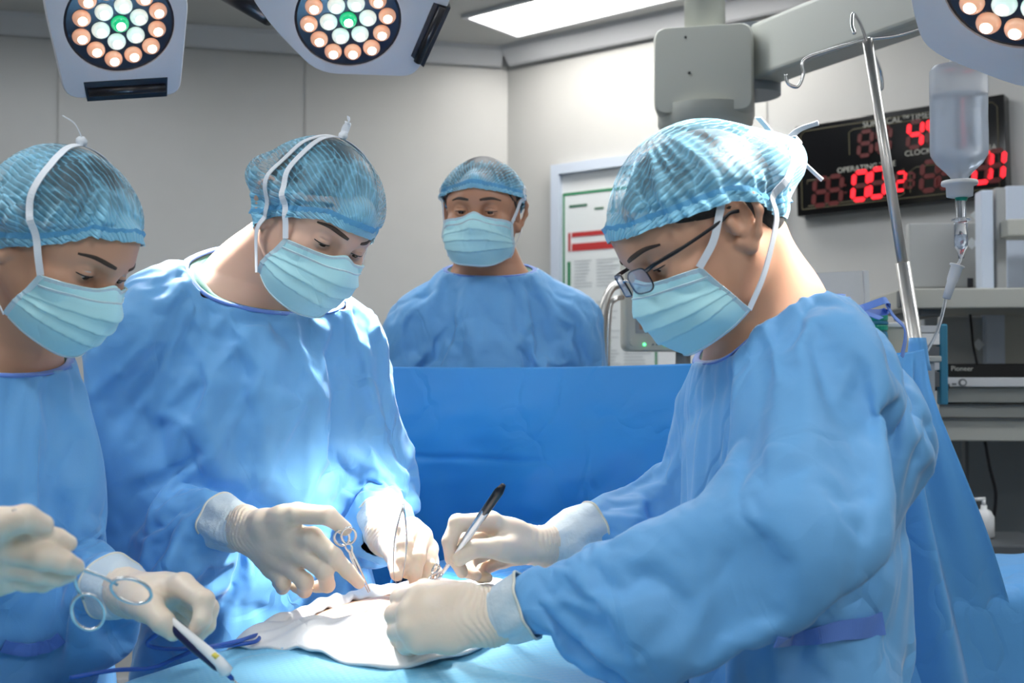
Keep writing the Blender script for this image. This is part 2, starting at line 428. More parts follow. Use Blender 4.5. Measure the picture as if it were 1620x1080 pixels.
# ---------------------------------------------------------------- people: body as one smooth surface
M['skin'] = simple('skin', (.66, .36, .235), rough=.45, sss=.12, bump=(220, .12, .0006), var=.06)
M['skin_pale'] = simple('skin_pale', (.80, .50, .37), rough=.45, sss=.12, bump=(220, .12, .0006), var=.05)
M['skin_tan'] = simple('skin_tan', (.55, .27, .16), rough=.45, sss=.12, bump=(220, .12, .0006), var=.06)
def head_parts(f, o, R, s=1.0, lid=.6, ears=True):
    """skull, face and ears added to field f"""
    def L(x, y, z): return o+R @ (A(x, y, z)*s)
    X, Y, Z = R[:, 0], R[:, 1], R[:, 2]
    def e(c, r, k=.02, op='add', tilt=None):
        # ellipsoid with radii (x, y, z) in head axes
        c = L(*c); a = c-Z*1e-5; b = c+Z*1e-5
        f.seg(c, c+Z*1e-4, (r[0]*s, r[1]*s), lat=X, rw=r[2]*s, k=k*s, op=op)
    def c(a, b, ra, rb, k=.01, op='add', lat=None):
        f.seg(L(*a), L(*b), tuple(q*s for q in ra) if not np.isscalar(ra) else ra*s, tuple(q*s for q in rb) if not np.isscalar(rb) else rb*s, lat=X if lat is None else R @ A(*lat), k=k*s, op=op)
    e((0, -.018, .030), (.076, .096, .081))
    e((0, .022, .015), (.066, .070, .070), k=.03)
    e((0, .022, -.045), (.057, .062, .060), k=.03)
    c((-.05, -.005, -.05), (-.022, .062, -.086), .018, .016, k=.03)
    c((.05, -.005, -.05), (.022, .062, -.086), .018, .016, k=.03)
    e((0, .070, -.088), (.022, .018, .017), k=.025)
    for q in (-1, 1):
        e((q*.044, .056, -.026), (.022, .024, .020), k=.022)     # cheekbone
        c((q*.052, .048, .012), (q*.016, .086, .022), .013, .011, k=.018)   # brow
        e((q*.034, .066, -.055), (.022, .024, .030), k=.03)
    c((0, .078, .03), (0, .083, .055), .02, .02, k=.03)          # forehead
    for q in (-1, 1):
        e((q*.032, .094, -.002), (.017, .012, .011), k=.016, op='sub')      # socket
    c((0, .085, .012), (0, .106, -.028), .0075, .0095, k=.014)   # nose bridge
    e((0, .108, -.034), (.0105, .0115, .009), k=.010)
    for q in (-1, 1):
        e((q*.0125, .098, -.038), (.0075, .010, .007), k=.008)
        e((q*.007, .106, -.044), (.003, .005, .004), k=.003, op='sub')
    c((-.018, .088, -.066), (.018, .088, -.066), (.006, .005), (.006, .005), k=.010)   # lips
    c((-.014, .086, -.075), (.014, .086, -.075), (.006, .005), (.006, .005), k=.010)
    c((-.020, .0945, -.0705), (.020, .0945, -.0705), .0018, .0018, k=.004, op='sub')
    for q in (-1, 1):                                              # lids over the eyeball, slit left between
        ec = (q*.0315, .0785, -.001)
        e((ec[0], ec[1]-.0018, ec[2]), (.0146, .0130, .0132), k=.006)
        z0 = -.0035-.004*lid
        e((q*.0315, .0905, z0), (.0128, .0075, .0013+.0030*(1-lid)), k=.0015, op='sub')
        c((q*.020, .089, .0035), (q*.043, .0845, .0035), .0010, .0010, k=.003, op='sub')   # lid crease
    if ears:
        for q in (-1, 1):
            ring = []
            for t in np.linspace(-2.2, 2.4, 9):
                ring.append((q*(.076+.010*(math.cos(t)*-.5+.5)), -.022-.017*math.cos(t)*1.0+.004, -.008+.030*math.sin(t)))
            ring = [(q*.070, -.004, -.030), (q*.077, -.012, -.041), (q*.084, -.025, -.030), (q*.092, -.038, -.008), (q*.093, -.039, .012), (q*.089, -.029, .027), (q*.081, -.013, .028), (q*.073, -.003, .013), (q*.071, -.006, -.002)]
            for i in range(len(ring)-1):
                c(ring[i], ring[i+1], .0042 if i > 1 else .0065, .0042 if i > 0 else .0065, k=.006)
            e((q*.077, -.020, -.004), (.004, .016, .026), k=.008)
            e((q*.086, -.015, -.004), (.009, .0095, .0145), k=.003, op='sub')
            c((q*.078, -.004, -.004), (q*.077, -.005, -.014), .0045, .0045, k=.005)
            e((q*.083, -.026, .006), (.003, .004, .014), k=.004, op='sub')
def body_field(p, fine=.0021, coarse=.016, head=True):
    J = p['J']; o, R, s = p['head']
    pts = np.array([v for v in J.values()]+[o])
    lo = pts.min(0)-.2; hi = pts.max(0)+.2; lo[2] = -.02
    ax = []
    hw = (.125, .125, .15)
    for i in range(3):
        if head: ax.append(grid_axis(lo[i], hi[i], o[i]-hw[i], o[i]+hw[i], fine, coarse))
        else: ax.append(np.arange(lo[i], hi[i], coarse))
    f = Field(*ax)
    S = p.get('size', 1.0)
    lat = nrm(J['sho_r']-J['sho_l'])
    g = lambda k: J[k]
    # trunk
    f.seg(g('pelvis'), g('waist'), (.155*S, .105*S), (.135*S, .095*S), lat=lat, k=.06)
    f.seg(g('waist'), g('chest'), (.135*S, .095*S), (.158*S, .112*S), lat=lat, k=.06)
    f.seg(g('chest'), lerp(g('chest'), g('neck'), .75), (.158*S, .110*S), (.085*S, .062*S), lat=lat, k=.05)
    for q in 'rl':
        f.seg(lerp(g('neck'), g('chest'), .1), g('sho_'+q), .046*S, .058*S, k=.05)
        f.seg(g('sho_'+q), g('elb_'+q), .055*S, .040*S, k=.04)
        f.seg(g('elb_'+q), g('wri_'+q), .042*S, .016*S, k=.02)
        f.seg(g('pelvis')+(g('hip_'+q)-g('pelvis')), g('kne_'+q), .086*S, .058*S, k=.04)
        f.seg(g('kne_'+q), g('ank_'+q), .056*S, .038*S, k=.03)
        toe = g('ank_'+q)+p['fwd']*.14; toe[2] = .03; he = g('ank_'+q).copy(); he[2] = .04
        f.seg(he, toe, (.04, .038), (.045, .028), lat=lat, k=.03)
        hd = g('wri_'+q)+nrm(g('wri_'+q)-g('elb_'+q))*.01
        f.seg(g('wri_'+q), hd, .015*S, .010*S, k=.01)
    # neck
    nb = o+R @ (A(0, -.040, -.045)*s)
    f.seg(nb, g('neck'), .054*S, .062*S, k=.035)
    f.seg(lerp(nb, g('neck'), .8), lerp(g('neck'), g('chest'), .35), .056*S, .085*S, k=.05)
    if head: head_parts(f, o, R, s, lid=p.get('lid', .6))
    else: f.seg(o, o+R[:, 2]*.01, (.08, .1), rw=.11, lat=R[:, 0], k=.03)
    return f
def sections(f, pts, rs, lat, k=.05):
    for i in range(len(pts)-1): f.seg(pts[i], pts[i+1], rs[i], rs[i+1], lat=lat, k=k)
def gown_mesh(p, h=.009):
    J = p['J']; pts = np.array(list(J.values())); G = p['gown']
    lo = pts.min(0)-.25; hi = pts.max(0)+.2; lo[2] = G['hem']-.05
    f = Field.box(lo, hi, h); S = p.get('size', 1.0)
    lat = nrm(J['sho_r']-J['sho_l'])
    hemc = J['pelvis'].copy()+G.get('hem_shift', A(0, 0, 0)); hemc[2] = G['hem']-.08
    w = G.get('wide', 1.0); dp = G.get('deep', 1.0)
    top = lerp(J['chest'], J['neck'], .8)
    sections(f, [hemc, J['pelvis'], J['waist'], J['chest'], top],
             [(.25*S*w, .20*S*dp), (.205*S*w, .160*S*dp), (.185*S*w, .142*S*dp), (.185*S*w, .140*S*dp), (.105*S, .078*S)], lat, k=.06)
    f.seg(top, J['neck']+nrm(J['neck']-J['chest'])*.05, (.085*S, .08*S), (.066*S, .068*S), lat=lat, k=.04)
    for q in 'rl':
        a = G.get('arm_'+q, (.070, .074, .066, .036))
        el = J['elb_'+q]; wr = J['wri_'+q]; sh = J['sho_'+q]
        f.seg(lerp(J['neck'], J['chest'], .15), sh, .060*S, a[0], k=.06)
        f.seg(sh, el, a[0], a[1], k=.05)
        sag = A(0, 0, -1)*G.get('sag_'+q, G.get('sag', .015))
        mid = lerp(el, wr, .5)+sag
        n_ = nrm(wr-el); pre = wr-n_*.075
        f.seg(el+sag*.5, mid, a[1], a[2], k=.04); f.seg(mid, pre, a[2], a[3], k=.03)
        f.seg(pre, wr, a[3]*.97, a[3]*.72, k=.012); f.seg(wr, wr+n_*.06, a[3]*.72, a[3]*.7, k=.01)
    for (a, b, ra, rb) in G.get('extra', []): f.seg(a, b, ra, rb, lat=lat, k=.05)
    nn = nrm(G.get('neck_n', J['neck']-J['chest'])); nc = G.get('neck_c', J['neck'])
    cuts = [(nc, nn, .13, .12)]
    for q in 'rl':
        wr = J['wri_'+q]; n = nrm(wr-J['elb_'+q]); cuts.append((wr-n*G.get('cuff_back', .016), n, .046, .075))
    for c, n, R_, ln in cuts:
        sl = tuple(slice(*np.searchsorted(qx, (cc-ln-.03, cc+ln+.03))) for qx, cc in zip((f.x, f.y, f.z), c))
        X = f.x[sl[0]][:, None, None]-c[0]; Y = f.y[sl[1]][None, :, None]-c[1]; Z = f.z[sl[2]][None, None, :]-c[2]
        dn = X*n[0]+Y*n[1]+Z*n[2]; pr = np.sqrt(np.maximum(X*X+Y*Y+Z*Z-dn*dn, 0))
        f.D[sl] = np.where((pr < R_) & (dn > -.03) & (dn < ln), np.maximum(f.D[sl], dn), f.D[sl])
    V, F = f.nets()
    fc = V[F].mean(1); dele = np.zeros(len(F), bool)
    for c, n, R_, ln in cuts:
        d = fc-c; dn = d @ n; pr = np.linalg.norm(d-dn[:, None]*n, axis=1); dele |= (np.abs(dn) < .35*h) & (pr < R_) | (dn > .35*h) & (dn < ln*.8) & (pr < R_)
    F = F[~dele]; V = largest_smooth(V, F, 2)
    keep = V[:, 2] > G['hem']
    ix = np.cumsum(keep)-1
    F = F[keep[F].all(1)]; F = ix[F]; V = V[keep]
    # biggest connected piece only
    lab = np.arange(len(V))
    for _ in range(4000):
        m = lab[F].min(1); new = lab.copy(); np.minimum.at(new, F.ravel(), np.repeat(m, 4)); new = new[new]
        if (new == lab).all(): break
        lab = new
    big = np.bincount(lab[F[:, 0]]).argmax(); F = F[lab[F[:, 0]] == big]
    used = np.unique(F); ix = np.full(len(V), -1); ix[used] = np.arange(len(used)); V = V[used]; F = ix[F]
    return V, F
def border(F, n):
    e = np.stack([F, np.roll(F, -1, 1)], 2).reshape(-1, 2); key = np.sort(e, 1)
    u, inv, cnt = np.unique(key[:, 0].astype(np.int64)*n+key[:, 1], return_inverse=True, return_counts=True)
    return e[cnt[inv] == 1]
def drape_sim(V, F, pin, collider, frames=22, grow=.05, mass=.25, bend=.6, stiff=12, pressure=0.0, quality=5, selfcol=False, grav=1.0):
    """lets the cloth settle over the body so that it falls into its own folds"""
    me = np_mesh('settling_cloth', V, F); o = bpy.data.objects.new('settling_cloth', me); COL.objects.link(o)
    vg = o.vertex_groups.new(name='pin')
    for wt in np.unique(pin[pin > 0]): vg.add([int(i) for i in np.nonzero(pin == wt)[0]], float(wt), 'REPLACE')
    cols = []
    for cv, cf in collider:
        c = bpy.data.objects.new('settling_body', np_mesh('settling_body', cv, cf)); COL.objects.link(c)
        cm = c.modifiers.new('c', 'COLLISION'); c.collision.thickness_outer = .006; c.collision.cloth_friction = 8; cols.append(c)
    md = o.modifiers.new('cloth', 'CLOTH'); s = md.settings
    s.quality = quality; s.mass = mass; s.tension_stiffness = stiff; s.compression_stiffness = stiff; s.shear_stiffness = stiff*.5
    s.bending_stiffness = bend; s.air_damping = 2; s.tension_damping = 8; s.compression_damping = 8; s.shear_damping = 8; s.bending_damping = .6
    s.vertex_group_mass = 'pin'; s.pin_stiffness = 1; s.shrink_min = -grow; s.effector_weights.gravity = grav
    if pressure: s.use_pressure = True; s.uniform_pressure_force = pressure
    md.collision_settings.collision_quality = 2; md.collision_settings.distance_min = .004
    md.collision_settings.use_self_collision = selfcol
    if selfcol: md.collision_settings.self_distance_min = .004
    md.point_cache.frame_start = 1; md.point_cache.frame_end = frames+1
    for fr in range(1, frames+1): SC.frame_set(fr)
    dg = bpy.context.evaluated_depsgraph_get(); ev = o.evaluated_get(dg).to_mesh()
    W = np.zeros(len(V)*3, np.float32); ev.vertices.foreach_get('co', W); W = W.reshape(-1, 3).astype(float)
    bpy.data.objects.remove(o)
    for c in cols: bpy.data.objects.remove(c)
    SC.frame_set(1)
    bad = ~np.isfinite(W).all(1) | (np.linalg.norm(W-V, axis=1) > .3); W[bad] = V[bad]
    return W
def normals_of(V, F):
    n = np.cross(V[F[:, 2]]-V[F[:, 0]], V[F[:, 3]]-V[F[:, 1]]); o = np.zeros_like(V)
    for k in range(4):
        for d in range(3): o[:, d] += np.bincount(F[:, k], n[:, d], len(V))
    return o/np.maximum(np.linalg.norm(o, axis=1, keepdims=True), 1e-12)
def crease(V, F, seed, amp=.006, creases=(), fams=11, hold=None):
    """stiff sharp folds of pressed non-woven cloth"""
    rng = np.random.RandomState(seed); Nn = normals_of(V, F); d = np.zeros(len(V))
    for k in range(fams):
        dr = nrm(rng.randn(3)*A(1, 1, .75)); wl = rng.uniform(.16, .42); w1 = rng.randn(3)*rng.uniform(2, 5); w2 = rng.randn(3)*4
        ph = V @ dr*2*np.pi/wl+.8*np.sin(V @ w1+rng.rand()*6)
        mask = np.clip(np.sin(V @ w2+rng.rand()*6)*1.6-.1, 0, 1)*np.clip(np.sin(V @ (rng.randn(3)*7)+rng.rand()*6)*2+.6, 0, 1)
        v = 1-np.abs(np.sin(ph)); sg = 1 if k % 2 else -1
        d += sg*amp*(np.where(v > .02, v, 0)**4-.12)*mask*rng.uniform(.6, 1.2)
    for (a, b, w, am) in creases:
        ab = b-a; t = np.clip(((V-a) @ ab)/(ab @ ab), 0, 1); q = V-a-t[:, None]*ab; q = q-(q*Nn).sum(1)[:, None]*Nn
        d += am*np.exp(-np.abs(np.linalg.norm(q, axis=1))/w)
    if hold is not None: d *= 1-hold
    return V+Nn*np.maximum(d, -.011)[:, None]
SIM = os.environ.get('NOSIM') is None
GOWN_SIM = dict(frames=26, grow=.09, mass=.2, bend=5.0, stiff=90, pressure=0.0, grav=.7)
def loop_near(V, F, c):
    """the open rim of the mesh nearest to c, as an ordered list of vertex numbers"""
    b = border(F, len(V)); nx = {}
    for i, j in b: nx.setdefault(int(i), []).append(int(j))
    seen = set(); best = None
    for st in nx:
        if st in seen: continue
        lp = [st]; seen.add(st); cur = st
        while True:
            c_ = [q for q in nx.get(cur, []) if q not in seen]
            if not c_: break
            cur = c_[0]; seen.add(cur); lp.append(cur)
        if len(lp) > 12:
            d = np.linalg.norm(V[lp].mean(0)-c)
            if best is None or d < best[0]: best = (d, lp)
    return best[1] if best else []
def make_person(p):
    import time; t0 = time.time()
    J = p['J']
    if os.environ.get('SIMP'): p = {**p, 'sim': eval(os.environ['SIMP'])}
    e = empty('person', (J['pelvis'][0], J['pelvis'][1], 0), p['label'], 'person', p.get('group'))
    f = body_field(p); V, F = f.nets(); del f
    b = quads('body', V, F, p['skin'], e)
    t1 = time.time()
    GV, GF = gown_mesh(p)
    if SIM:
        cf = body_field(p, head=False, coarse=.018); CV, CFa = cf.nets(); CV = largest_smooth(CV, CFa, 1)
        pin = np.zeros(len(GV))
        for q in 'rl':
            n_ = nrm(J['wri_'+q]-J['elb_'+q]); d_ = GV-J['wri_'+q]; dn_ = d_ @ n_; pr_ = np.linalg.norm(d_-dn_[:, None]*n_, axis=1)
            pin[(pr_ < .06) & (dn_ > -.065) & (dn_ < .02)] = 1
        bd = np.unique(border(GF, len(GV))); pin[bd] = 1
        ring = np.isin(GF, bd).any(1); pin[np.unique(GF[ring])] = np.maximum(pin[np.unique(GF[ring])], .7); pin[bd] = 1
        GV = drape_sim(GV, GF, pin, [(CV, CFa)], **{**GOWN_SIM, **p.get('sim', {})})
        hold = np.clip(pin, 0, 1)
        for _ in range(5): hold = np.maximum(pin, largest_smooth(np.repeat(hold[:, None], 3, 1), GF, 1)[:, 0])
        GV = crease(GV, GF, p['seed'], p.get('amp', .008), p.get('creases', ()), hold=hold)
    g = quads('gown', GV, GF, M['gown'], e)
    g.modifiers.new('subdivision', 'SUBSURF').render_levels = 1; g.modifiers['subdivision'].levels = 0
    sol = g.modifiers.new('thickness', 'SOLIDIFY'); sol.thickness = .0015; sol.offset = 1
    lp = loop_near(GV, GF, J['neck'])
    if lp:
        Q = GV[lp]
        for _ in range(25): Q = (Q+np.roll(Q, 1, 0)+np.roll(Q, -1, 0))/3
        Q = Q[::3]; ax = p['gown'].get('neck_n', J['neck']-J['chest']); m = MB()
        m.tube(list(Q)+[Q[0], Q[1]], .0058, n=8, cap=False, flat=.35, up=nrm(ax)); nb_ = m.build('neck_band', M['gown_dark'], g, smooth=True)
    if lp:
        c0 = Q.mean(0); an = nrm(ax); rows = [Q-an*.002, Q+(c0-Q)*.14-an*.004, Q+(c0-Q)*.28-an*.012, Q+(c0-Q)*.40-an*.030]; nq = len(Q)
        Fq = np.array([(r_*nq+i, r_*nq+(i+1) % nq, (r_+1)*nq+(i+1) % nq, (r_+1)*nq+i) for r_ in range(3) for i in range(nq)])
        sc_ = quads('scrub_collar', np.concatenate(rows), Fq, M['scrub'], e); sc_.modifiers.new('t', 'SOLIDIFY').thickness = .001
    print('person', p['label'][:30], 'body', len(V), round(t1-t0, 1), 'gown', len(GV), round(time.time()-t1, 1))
    return e, (GV, GF)
def legs(J, fwd, pel, lift=.0):
    r = nrm(np.cross(fwd, A(0, 0, 1)))
    for q, sg in (('r', 1), ('l', -1)):
        J['hip_'+q] = pel+r*sg*.095+A(0, 0, -.03)
        J['kne_'+q] = A(*(pel+r*sg*.11+fwd*.03)[:2], pel[2]*.53)
        J['ank_'+q] = A(*(pel+r*sg*.12)[:2], .09)
PEOPLE = {}
def person(key, label, skin, headpos, f, up, joints, fwd, **kw):
    R = frame(f, up); hs_ = kw.get('hs', 1.0); headpos = headpos-R @ A(0, .088, 0)*hs_
    J = {k: P(*v) for k, v in joints.items()}
    fwd = nrm(A(fwd[0], fwd[1], 0)); legs(J, fwd, J['pelvis'])
    p = dict(label=label, skin=M[skin], head=(headpos, R, kw.pop('hs', 1.0)), J=J, fwd=fwd, **kw)
    p.setdefault('seed', {'s1': 21, 's2': 12, 's3': 33, 's4': 44}[key])
    PEOPLE[key] = p
    return p
p2 = person('s2', 'person in blue gown pointing at the open field, face bent down, lit bright from above', 'skin_pale',
    P(541, 393, 1.70), (.52, -.60, -.56), (.14, .12, 1),
    dict(neck=(392, 452, 1.86), chest=(385, 600, 1.86), waist=(395, 800, 1.93), pelvis=(402, 960, 1.96),
         sho_r=(235, 510, 1.77), elb_r=(222, 790, 1.82), wri_r=(386, 835, 1.625),
         sho_l=(535, 545, 1.93), elb_l=(592, 742, 1.92), wri_l=(606, 850, 1.76)),
    (.57, -.82), lid=.55, size=1.0,
    gown=dict(hem=.45, wide=.98, deep=1.0, sag=.03, arm_r=(.080, .088, .080, .037), arm_l=(.072, .068, .060, .036), neck_n=nrm(A(.35, -.45, .8)), neck_c=P(420, 445, 1.84)))
p3 = person('s3', 'person in blue gown with glasses seen from the side, dissecting with long forceps', 'skin',
    P(1022, 428, 1.44), (-.80, -.17, -.56), (-.02, 0, 1),
    dict(neck=(1218, 503, 1.53), chest=(1248, 660, 1.53), waist=(1262, 850, 1.53), pelvis=(1268, 1040, 1.53),
         sho_l=(1298, 608, 1.40), elb_l=(1262, 805, 1.25), wri_l=(778, 977, 1.33),
         sho_r=(1180, 600, 1.70), elb_r=(1085, 800, 1.76), wri_r=(862, 864, 1.64)),
    (-.95, .25), lid=.5, amp=.0055, sim=dict(grow=.06, bend=10), size=1.05, hs=1.03,
    gown=dict(hem=.45, wide=.86, deep=.84, sag_l=.048, sag=.02, hem_shift=A(.07, -.03, 0), extra=[(P(1320, 600, 1.42), P(1422, 668, 1.42), .085, .050), (P(1422, 668, 1.42), P(1285, 800, 1.28), .048, .078)], arm_l=(.088, .078, .080, .038), arm_r=(.075, .075, .062, .036), neck_n=nrm(A(-.45, -.05, .9)), neck_c=P(1200, 520, 1.53)))
p1 = person('s1', 'person in blue gown at the left edge passing instruments across the drape', 'skin',
    P(168, 438, 1.40), (.78, -.30, -.58), (0, 0, 1),
    dict(neck=(0, 560, 1.50), chest=(-25, 720, 1.50), waist=(-30, 900, 1.55), pelvis=(-45, 1080, 1.57),
         sho_l=(38, 665, 1.60), elb_l=(62, 880, 1.60), wri_l=(203, 938, 1.36),
         sho_r=(-150, 690, 1.34), elb_r=(-190, 900, 1.25), wri_r=(-60, 880, 1.12)),
    (.8, -.6), lid=.5, size=.92, hs=.93,
    gown=dict(hem=.45, wide=.95, deep=1.0, sag=.02, arm_l=(.070, .070, .062, .036), neck_n=nrm(A(.3, -.2, .9)), neck_c=P(20, 555, 1.48)))
p4 = person('s4', 'person in blue gown standing behind the raised drape, watching', 'skin_tan',
    P(752, 333, 2.42), (-.14, -.96, -.14), (0.03, 0, 1),
    dict(neck=(772, 432, 2.57), chest=(780, 560, 2.58), waist=(780, 740, 2.62), pelvis=(780, 860, 2.62),
         sho_r=(665, 515, 2.56), elb_r=(636, 690, 2.58), wri_r=(690, 800, 2.42),
         sho_l=(898, 510, 2.56), elb_l=(928, 680, 2.58), wri_l=(870, 800, 2.42)),
    (-.1, -1), lid=.35, size=1.0, hs=1.0,
    gown=dict(hem=.45, wide=1.0, deep=1.0, sag=.0, neck_n=nrm(A(0, -.3, 1)), neck_c=P(772, 425, 2.54)))
p2['creases'] = [(P(270, 655, 1.72), P(530, 676, 1.80), .004, .006), (P(498, 470, 1.80), P(478, 900, 1.75), .004, .004), (P(398, 640, 1.70), P(378, 1000, 1.72), .006, -.006)]
p2['creases'] += [(P(296, 560, 1.70), P(283, 745, 1.66), .010, -.009), (P(300, 640, 1.70), P(210, 700, 1.70), .008, -.008), (P(235, 590, 1.68), P(340, 600, 1.70), .006, .006), (P(570, 570, 1.82), P(590, 760, 1.80), .010, -.012)]
p1['creases'] = [(P(95, 600, 1.45), P(100, 870, 1.42), .010, -.012), (P(0, 790, 1.4), P(75, 778, 1.4), .005, -.006)]
p3['creases'] = [(P(1290, 500, 1.35), P(1180, 600, 1.32), .006, .005), (P(1330, 700, 1.20), P(1180, 760, 1.2), .008, -.009), (P(1240, 700, 1.22), P(1090, 720, 1.3), .008, .008)]
p4['creases'] = [(P(655, 500, 2.44), P(640, 590, 2.42), .012, -.016), (P(905, 500, 2.44), P(900, 590, 2.42), .012, -.016), (P(752, 430, 2.45), P(750, 620, 2.40), .006, .008)]
ENT = {}
ONLY = os.environ.get('ONLY', 's1,s2,s3,s4').split(',')
for k_, p_ in PEOPLE.items():
    if k_ not in ONLY: continue
    ENT[k_], p_['gm'] = make_person(p_)
# ---------------------------------------------------------------- bouffant caps, masks, hair, eyes
def cap_mat():
    m, nt, b = mat_new('cap_mesh_fabric'); L = nt.links.new
    uv = nt.nodes.new('ShaderNodeUVMap'); uv.uv_map = 'pleat'
    sep = nt.nodes.new('ShaderNodeSeparateXYZ'); L(uv.outputs[0], sep.inputs[0])
    tc = nt.nodes.new('ShaderNodeTexCoord')
    def math_(op, a, b_=None, c=None):
        n = nt.nodes.new('ShaderNodeMath'); n.operation = op
        for i, v in enumerate((a, b_, c)):
            if v is None: continue
            if isinstance(v, (int, float)): n.inputs[i].default_value = v
            else: L(v, n.inputs[i])
        return n.outputs[0]
    nz = nt.nodes.new('ShaderNodeTexNoise'); nz.inputs['Scale'].default_value = 22; nz.inputs['Detail'].default_value = 3; L(tc.outputs['Object'], nz.inputs['Vector'])
    # sideways jumps of the pleats where they were folded across
    vo = nt.nodes.new('ShaderNodeTexVoronoi'); vo.inputs['Scale'].default_value = 26; L(tc.outputs['Object'], vo.inputs['Vector'])
    ph = math_('MULTIPLY', sep.outputs['X'], 230.0)
    ph = math_('ADD', ph, math_('MULTIPLY', nz.outputs[0], 9.0))
    sp = nt.nodes.new('ShaderNodeSeparateXYZ'); L(vo.outputs['Color'], sp.inputs[0])
    ph = math_('ADD', ph, math_('MULTIPLY', sp.outputs['X'], 2.2))
    st = math_('MULTIPLY_ADD', math_('SINE', ph), .5, .5); st = math_('POWER', st, 3.0)
    ve = nt.nodes.new('ShaderNodeTexVoronoi'); ve.feature = 'DISTANCE_TO_EDGE'; ve.inputs['Scale'].default_value = 17
    am = nt.nodes.new('ShaderNodeVectorMath'); am.operation = 'MULTIPLY_ADD'; L(nz.outputs['Color'], am.inputs[0]); am.inputs[1].default_value = (.05, .05, .05); L(tc.outputs['Object'], am.inputs[2])
    L(am.outputs[0], ve.inputs['Vector'])
    ed = nt.nodes.new('ShaderNodeMapRange'); L(ve.outputs['Distance'], ed.inputs[0]); ed.inputs[1].default_value = 0.0; ed.inputs[2].default_value = .07; ed.inputs[3].default_value = 1; ed.inputs[4].default_value = 0
    hem = nt.nodes.new('ShaderNodeMapRange'); L(sep.outputs['Y'], hem.inputs[0]); hem.inputs[1].default_value = .62; hem.inputs[2].default_value = .95; hem.inputs[3].default_value = 0; hem.inputs[4].default_value = .55
    low = nt.nodes.new('ShaderNodeTexNoise'); low.inputs['Scale'].default_value = 14; L(tc.outputs['Object'], low.inputs['Vector'])
    al = math_('ADD', .22, math_('MULTIPLY', st, .34)); al = math_('ADD', al, math_('MULTIPLY', ed.outputs[0], .24))
    al = math_('ADD', al, hem.outputs[0]); al = math_('ADD', al, math_('MULTIPLY', math_('SUBTRACT', low.outputs[0], .47), 1.6))
    al = math_('MINIMUM', math_('MAXIMUM', al, .12), .97)
    L(al, b.inputs['Alpha'])
    b.inputs['Base Color'].default_value = (.27, .66, .90, 1); b.inputs['Roughness'].default_value = .5
    b.inputs['Sheen Weight'].default_value = .3
    hgt = math_('ADD', st, math_('MULTIPLY', ed.outputs[0], .8))
    bp = nt.nodes.new('ShaderNodeBump'); bp.inputs['Strength'].default_value = .7; bp.inputs['Distance'].default_value = .002; L(hgt, bp.inputs['Height']); L(bp.outputs[0], b.inputs['Normal'])
    return m
M['cap'] = cap_mat()
M['brow'] = simple('brow_hair', (.06, .038, .028), rough=.7, bump=(500, 1, .001))
M['lens'] = simple('lens_glass', (.55, .62, .80), rough=.04, spec=.7, alpha=.28)
def to_world(o, R, s, V): return o+(np.asarray(V)*s) @ R.T
CAPS = {}
def hashn(x, y, seed=0): return np.sin(x*12.9898+y*78.233+seed*37.7)*.5
def dome(ra, hemz, c, n=220, m=90, bag=(), pleat=.0, seed=0, ruffle=0.0, extra=None):
    """dome over the head; hemz(a) gives the hem height, bag = [(azimuth, phi, width, amount)]"""
    a = np.linspace(0, 2*np.pi, n, endpoint=False); t = np.linspace(0, 1, m)
    Aa, T = np.meshgrid(a, t)
    rx, ry, rz = ra; hz = np.array([hemz(q) for q in a])
    ph_h = np.arccos(np.clip((hz-c[2])/rz, -.98, .98)); PH = T*ph_h[None, :]
    rr = np.ones_like(PH)
    for (a0, p0, wa, wp, am) in bag:
        da = (Aa-a0+np.pi) % (2*np.pi)-np.pi
        rr += am*np.exp(-(da/wa)**2-((PH-p0)/wp)**2)
    rng = np.random.RandomState(seed)
    env = np.clip(T*1.3, 0, 1)**1.5
    for k in range(5):
        f = rng.randint(5, 14); rr += pleat*.35*np.sin(f*Aa+rng.rand()*6+PH*rng.uniform(-4, 4))*env
    for k in range(6):
        f = rng.randint(18, 42); rr += pleat*.22*np.sin(f*Aa+rng.rand()*6+PH*rng.uniform(-5, 5))*env
    # elastic gathers the rim
    edge = np.clip((T-.90)/.10, 0, 1)
    rr *= 1-.045*np.sin(np.clip((T-.82)/.14, 0, 1)*np.pi)
    rr += ruffle*edge*(np.sin(58*Aa+seed)*.6+np.sin(37*Aa)*.4+.6)
    X = c[0]+rr*rx*np.sin(PH)*np.sin(Aa); Y = c[1]+rr*ry*np.sin(PH)*np.cos(Aa); Z = c[2]+rr**.6*rz*np.cos(PH)
    V = np.stack([X, Y, Z], -1).reshape(-1, 3)
    i = np.arange(m-1)[:, None]*n; k = np.arange(n)[None, :]; k2 = (k+1) % n
    F = np.stack([(i+k), (i+n+k), (i+n+k2), (i+k2)], -1).reshape(-1, 4)
    return V, F, T.reshape(-1)
def fit_out(V, c, ra, m=1.0):
    """pushes points that fall inside the skull form back outside"""
    d = (V-c)/ra; r = np.linalg.norm(d, axis=1); k = r < m
    V[k] = c+(V[k]-c)/np.maximum(r[k], 1e-6)[:, None]*m
    return V
from mathutils.bvhtree import BVHTree
TREES = {}
def skin_tree(par):
    if par.name not in TREES:
        b = [c for c in par.children if c.name.startswith('body')][0].data
        V = np.zeros(len(b.vertices)*3, np.float32); b.vertices.foreach_get('co', V); V = V.reshape(-1, 3)
        F = np.zeros(len(b.loops), np.int32); b.loops.foreach_get('vertex_index', F); F = F.reshape(-1, 4)
        hd = [p['head'] for k, p in PEOPLE.items() if ENT.get(k) == par][0]
        k = (np.linalg.norm(V-hd[0], axis=1) < .19)[F].all(1)
        TREES[par.name] = BVHTree.FromPolygons(V.tolist(), F[k].tolist())
    return TREES[par.name]
